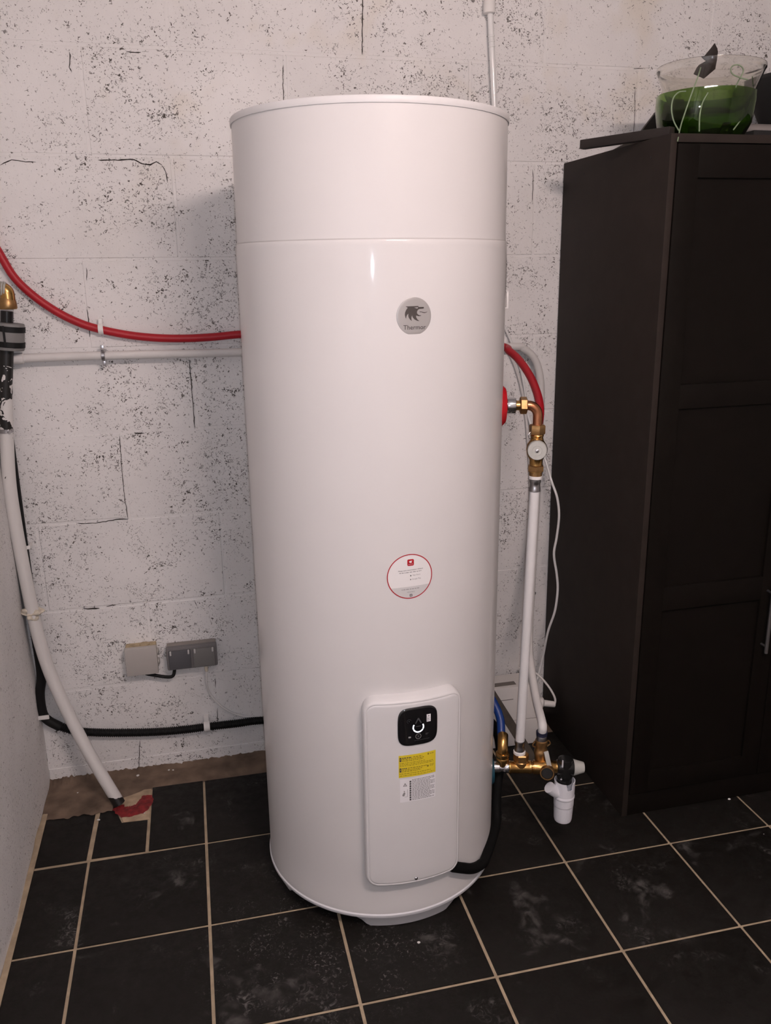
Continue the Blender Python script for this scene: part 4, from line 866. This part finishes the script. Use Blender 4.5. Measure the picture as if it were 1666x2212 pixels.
# black hose looping round the foot of the heater
bh = [onc(978, 1872, TR+0.013), onc(1000, 1875, TR+0.0145), onc(1020, 1876, TR+0.0145), onc(1038, 1868, TR+0.0145), onc(1050, 1852, TR+0.0145), cyl(rad(68), 0.118, TR+0.0145), cyl(rad(75), 0.16, TR+0.016), cyl(rad(79), 0.22, TR+0.022), cyl(rad(84), 0.28, TR+0.035), cyl(rad(95), 0.33, TR+0.04), cyl(rad(115), 0.36, TR+0.03)]
tag(obj('black_hose', tube(smooth(bh, 8), 0.0138, 16), 'hose_black'), 'black rubber hose looping from the control panel round the heater foot', 'hose')

# ================================================================== WARDROBE
WX, WY, WZ = 1.587, 0.144, 1.945; WX1 = 2.62; YB = YW-0.006
wd_ = thing('wardrobe', 'tall black-brown wardrobe with panelled doors against the block wall', 'wardrobe', (WX, WY, 0))
wd_.rotation_euler.y = -0.006      # it does not stand quite plumb
def wb_(n, a, b, m='wardrobe_side', bev=0.0015, par=None): return obj(n, box(a, b, bev), m, par or wd_)
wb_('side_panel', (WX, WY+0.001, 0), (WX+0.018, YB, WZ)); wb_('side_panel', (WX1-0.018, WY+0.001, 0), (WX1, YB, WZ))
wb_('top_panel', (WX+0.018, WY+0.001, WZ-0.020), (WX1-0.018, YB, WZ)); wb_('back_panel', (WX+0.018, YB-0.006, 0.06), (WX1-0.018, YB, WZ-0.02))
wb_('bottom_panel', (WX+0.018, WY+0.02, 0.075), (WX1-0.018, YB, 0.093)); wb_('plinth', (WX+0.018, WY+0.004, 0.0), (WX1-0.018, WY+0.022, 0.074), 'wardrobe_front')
for hz in (0.09, 0.47): obj('screw_cap', lathe((WX+0.0005, WY+hz, WZ-0.045), (-1, 0, 0), [(0, 0.004), (0.0012, 0.003)], 10), 'matte_black', wd_)
dz0, dz1 = 0.078, WZ-0.023; dth = 0.020
zr = [ony(1540, v, WY).z for v in (385, 828, 880, 1258, 1308, 1645)]
dm = ony(1648, 1560, WY).x
def single(dx0, dx1, handle_x):
    st = 0.060; yf0, yf1 = WY-0.002, WY+0.017
    pieces = [box((dx0, yf0, dz0), (dx0+st, yf1, dz1), 0.0012), box((dx1-st, yf0, dz0), (dx1, yf1, dz1), 0.0012)]
    for z0, z1 in ((zr[0], dz1), (zr[2], zr[1]), (zr[4], zr[3]), (dz0, zr[5])): pieces.append(box((dx0+st-0.001, yf0, z0), (dx1-st+0.001, yf1, z1), 0.0012))
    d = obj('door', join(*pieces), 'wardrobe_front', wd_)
    for z0, z1 in ((zr[1], zr[0]), (zr[3], zr[2]), (zr[5], zr[4])): obj('door_panel', box((dx0+st-0.004, yf0+0.009, z0-0.004), (dx1-st+0.004, yf1-0.003, z1+0.004)), 'wardrobe_front', d)
    if handle_x:
        h0, h1 = ony(1659, 1412, yf0-0.024), ony(1672, 1270, yf0-0.024); hx = (h0.x+h1.x)/2
        obj('handle', join(tube([(hx, yf0-0.024, h0.z), (hx, yf0-0.024, h1.z)], 0.0055, 12), tube([(hx, yf0-0.024, h0.z+0.02), (hx, yf0+0.002, h0.z+0.02)], 0.004, 10), tube([(hx, yf0-0.024, h1.z-0.02), (hx, yf0+0.002, h1.z-0.02)], 0.004, 10)), 'handle_metal', d)
single(WX+0.020, dm, False); single(dm+0.003, WX1-0.020, True)

# ================================================================== THINGS ON THE WARDROBE
BY = 0.300
gL, gR = ony(1428, 222, BY), ony(1616, 222, BY); gc = V(((gL.x+gR.x)/2, BY, WZ+0.0016)); gr = (gR.x-gL.x)/2
gtop = ony(1520, 200, BY-gr*0.3).z
def bowl(c, prof_out, prof_in, seg, m, name, label, facet=False, tilt=0.0):
    vs, fs = [], []; prof = prof_out+prof_in[::-1]
    for r, z in prof:
        for k in range(seg):
            a = 2*math.pi*(k+0.5)/seg; rr = r
            if facet: b = (a % (math.pi/4))-math.pi/8; rr = r*(0.55+0.45*math.cos(math.pi/8)/math.cos(b))
            x = rr*math.cos(a); vs.append(V((c.x+x, c.y+rr*math.sin(a), c.z+z+tilt*x)))
    n = len(prof)
    for i in range(n-1):
        for k in range(seg): a, b = i*seg+k, i*seg+(k+1) % seg; fs.append((a, b, b+seg, a+seg))
    fs.append(tuple(range(seg))[::-1]); fs.append(tuple((n-1)*seg+k for k in range(seg)))
    return tag(obj(name, (vs, fs), m), label, 'bowl')
gh = gtop-WZ
bowl(gc, [(gr*0.72, 0.0005), (gr*0.80, 0.004), (gr*0.95, gh*0.35), (gr, gh*0.80), (gr*0.995, gh)], [(gr*0.68, 0.008), (gr*0.76, 0.011), (gr*0.92, gh*0.36), (gr*0.965, gh*0.80), (gr*0.965, gh)], 64, 'green_glass', 'green_bowl', 'faceted green glass bowl on top of the dark wardrobe', True)
cL, cR = ony(1434, 160, BY), ony(1634, 160, BY); ccx = V(((cL.x+cR.x)/2, BY, 0)); crd = (cR.x-cL.x)/2; ctp = ony(1530, 146, BY).z; chb = WZ+gh*0.62; ch = ctp-chb; ccx.z = chb
bowl(ccx, [(crd*0.50, 0), (crd*0.62, 0.006), (crd*0.82, ch*0.40), (crd*0.95, ch*0.80), (crd*0.98, ch*0.90), (crd, ch*0.93), (crd, ch)], [(crd*0.48, 0.004), (crd*0.60, 0.009), (crd*0.80, ch*0.42), (crd*0.93, ch*0.81), (crd*0.965, ch*0.92), (crd*0.975, ch)], 64, 'clear_glass', 'clear_bowl', 'clear glass bowl with a rolled rim nested in the green bowl', tilt=-0.02)
bld = [(1545, 93), (1540, 100), (1512, 134), (1510, 140), (1500, 160), (1522, 170), (1546, 150), (1552, 112), (1550, 104)]
tag(obj('plastic_blade', prism([ony(u, v, BY+0.02) for u, v in bld], (0.0, 0.004, 0), 0.0008), 'black_plastic'), 'pointed black plastic blade sticking up out of the clear bowl', 'blade')
def cordline(name, pts, yy, label, r=0.0016):
    tag(obj(name, tube(smooth([ony(u, v, y) for (u, v), y in zip(pts, yy)], 6), r, 8), 'string_green'), label, 'string', 'green strings trailing over the bowls')
LBS = iter(['green string hanging nearly straight from the clear bowl rim over the wardrobe edge', 'green string bowed in an open C shape against the green bowl', 'green string curled into a loop at the rim of the clear bowl', 'green string dangling off the bowl rim beside the black pot', 'short green string lying over the glossy middle of the green bowl'])
yfb = BY-gr-0.006; yrb = BY-crd-0.006
cordline('string', [(1464, 305), (1471, 272), (1482, 238), (1496, 198), (1508, 166), (1514, 146)], [WY-0.006, yfb, yfb, yfb-0.004, yrb-0.002, yrb+0.04], next(LBS))
cordline('string', [(1468, 284), (1456, 262), (1451, 236), (1455, 212), (1467, 199), (1482, 197)], [yfb]*3+[yfb-0.002]*3, next(LBS))
cordline('string', [(1587, 196), (1594, 178), (1603, 162), (1606, 150), (1598, 141), (1586, 141), (1579, 149), (1583, 160), (1600, 168), (1616, 172)], [yrb+0.02, yrb+0.01]+[yrb]*8, next(LBS))
cordline('string', [(1626, 166), (1628, 195), (1621, 222), (1612, 240), (1600, 260), (1585, 280)], [BY-0.03, BY-0.02, BY-0.03, BY-0.06, yfb+0.03, yfb], next(LBS))
cordline('string', [(1511, 284), (1512, 250), (1518, 222), (1530, 200)], [yfb]*4, next(LBS))
# bar, leaning board, tube, pot
pa, pb = onz(1258, 318, WZ+0.008), onz(1452, 290, WZ+0.008)
pa = V((pa.x, pa.y, WZ+0.002)); pb = V((pb.x, pb.y, WZ+0.002)); bdv = (pb-pa).normalized()
br = thing('metal_bar', 'black metal bar jutting out over the wardrobe edge', 'bar', pa)
obj('rail', slab(pa, pb, V((-bdv.y, bdv.x, 0)), 0.024, (0, 0, 1), 0.024), 'black_plastic', br)
obj('end_plug', lathe(pa+V((0, 0, 0.012))-bdv*0.004, bdv, [(0, 0.004), (0.002, 0.0055), (0.006, 0.0055)], 12), 'steel', br)
tri = [ony(1376, 297, 0.52), ony(1432, 224, 0.52), ony(1475, 224, 0.52)]
tri += [V((tri[2].x, 0.52, WZ+0.002)), V((WX+0.012, 0.52, WZ+0.001))]
tag(obj('leaning_board', prism(tri, (0, 0.012, 0), 0.001), 'black_plastic'), 'dark slanted board standing behind the green bowl', 'board')
t0, t1 = ony(1585, 268, 0.50), ony(1700, 271, 0.50)
fb = thing('folded_board', 'flat black board lying on the wardrobe under the silver tube', 'board', (1.95, 0.48, WZ))
zt_ = ony(1640, 281, 0.36).z
obj('slab', box((t0.x-0.03, 0.36, WZ+0.0055), (2.45, 0.62, max(WZ+0.012, zt_)), 0.002), 'matte_black', fb)
ztube = max(WZ+0.012, zt_)+0.0165
tag(obj('silver_tube', tube([(t0.x, 0.46, ztube), (2.5, 0.46, ztube)], 0.016, 20), 'silver_tube'), 'silver metal tube lying on the black board', 'tube')
pcx = ony(1632, 175, 0.56).x+0.13; zp0 = max(WZ+0.012, zt_); pz1 = ony(1660, 160, 0.56).z
tag(obj('black_pot', lathe((pcx, 0.555, zp0), (0, 0, 1), [(0, 0.060), (0.004, 0.066), ((pz1-zp0)*0.30, 0.088), ((pz1-zp0)*0.55, 0.110), ((pz1-zp0)*0.80, 0.129), ((pz1-zp0)*0.90, 0.130), ((pz1-zp0)*0.97, 0.120), (pz1-zp0, 0.095)], 40), 'matte_black'), 'black rounded pot standing behind the bowls on the wardrobe', 'pot')

# ================================================================== CRUMBS ON THE FLOOR
fr = random.Random(5)
def crumb(u, v, s, label, z=0.0, grp='paint crumbs on the tiles'):
    p = onz(u, v, z); tag(obj('paint_crumb', blob((p.x, p.y, z+s*0.35), (s, s*0.8, s*0.5), u, 0.5, sub=1), 'flake_white'), label, 'crumb', grp)
for u, v, s, lb in ((1576, 1727, .0050, 'white crumb on the tile in front of the wardrobe plinth'), (905, 2037, .0045, 'white crumb on the tile in front of the heater foot'), (213, 1772, .0055, 'white chip lying on the grout joint beside the notched tile'),
                (138, 1748, .0035, 'tiny white crumb at the dirty end of the corner tile'), (1650, 1802, .002, 'minute white speck on the tile by the wardrobe door'), (1040, 1886, .0022, 'minute white speck beside the black hose at the heater foot'), (312, 1757, .003, 'tiny white crumb on the red sealant patch')): crumb(u, v, s, lb)
for u, v, s, lb in ((148, 1690, .004, 'small white crumb on the mortar strip near the corner'), (298, 1676, .0055, 'larger white crumb on the mortar strip right of the slanting pipe'), (365, 1664, .004, 'white crumb on the mortar strip, left one of a touching pair'), (374, 1664, .0035, 'white crumb on the mortar strip, right one of a touching pair'),
                (108, 1700, .003, 'tiny white crumb where the mortar strip meets the left wall'), (168, 1713, .003, 'tiny white crumb on the stained mortar behind the corner tile')): crumb(u, v, s, lb, 0.004, 'paint crumbs on the mortar')
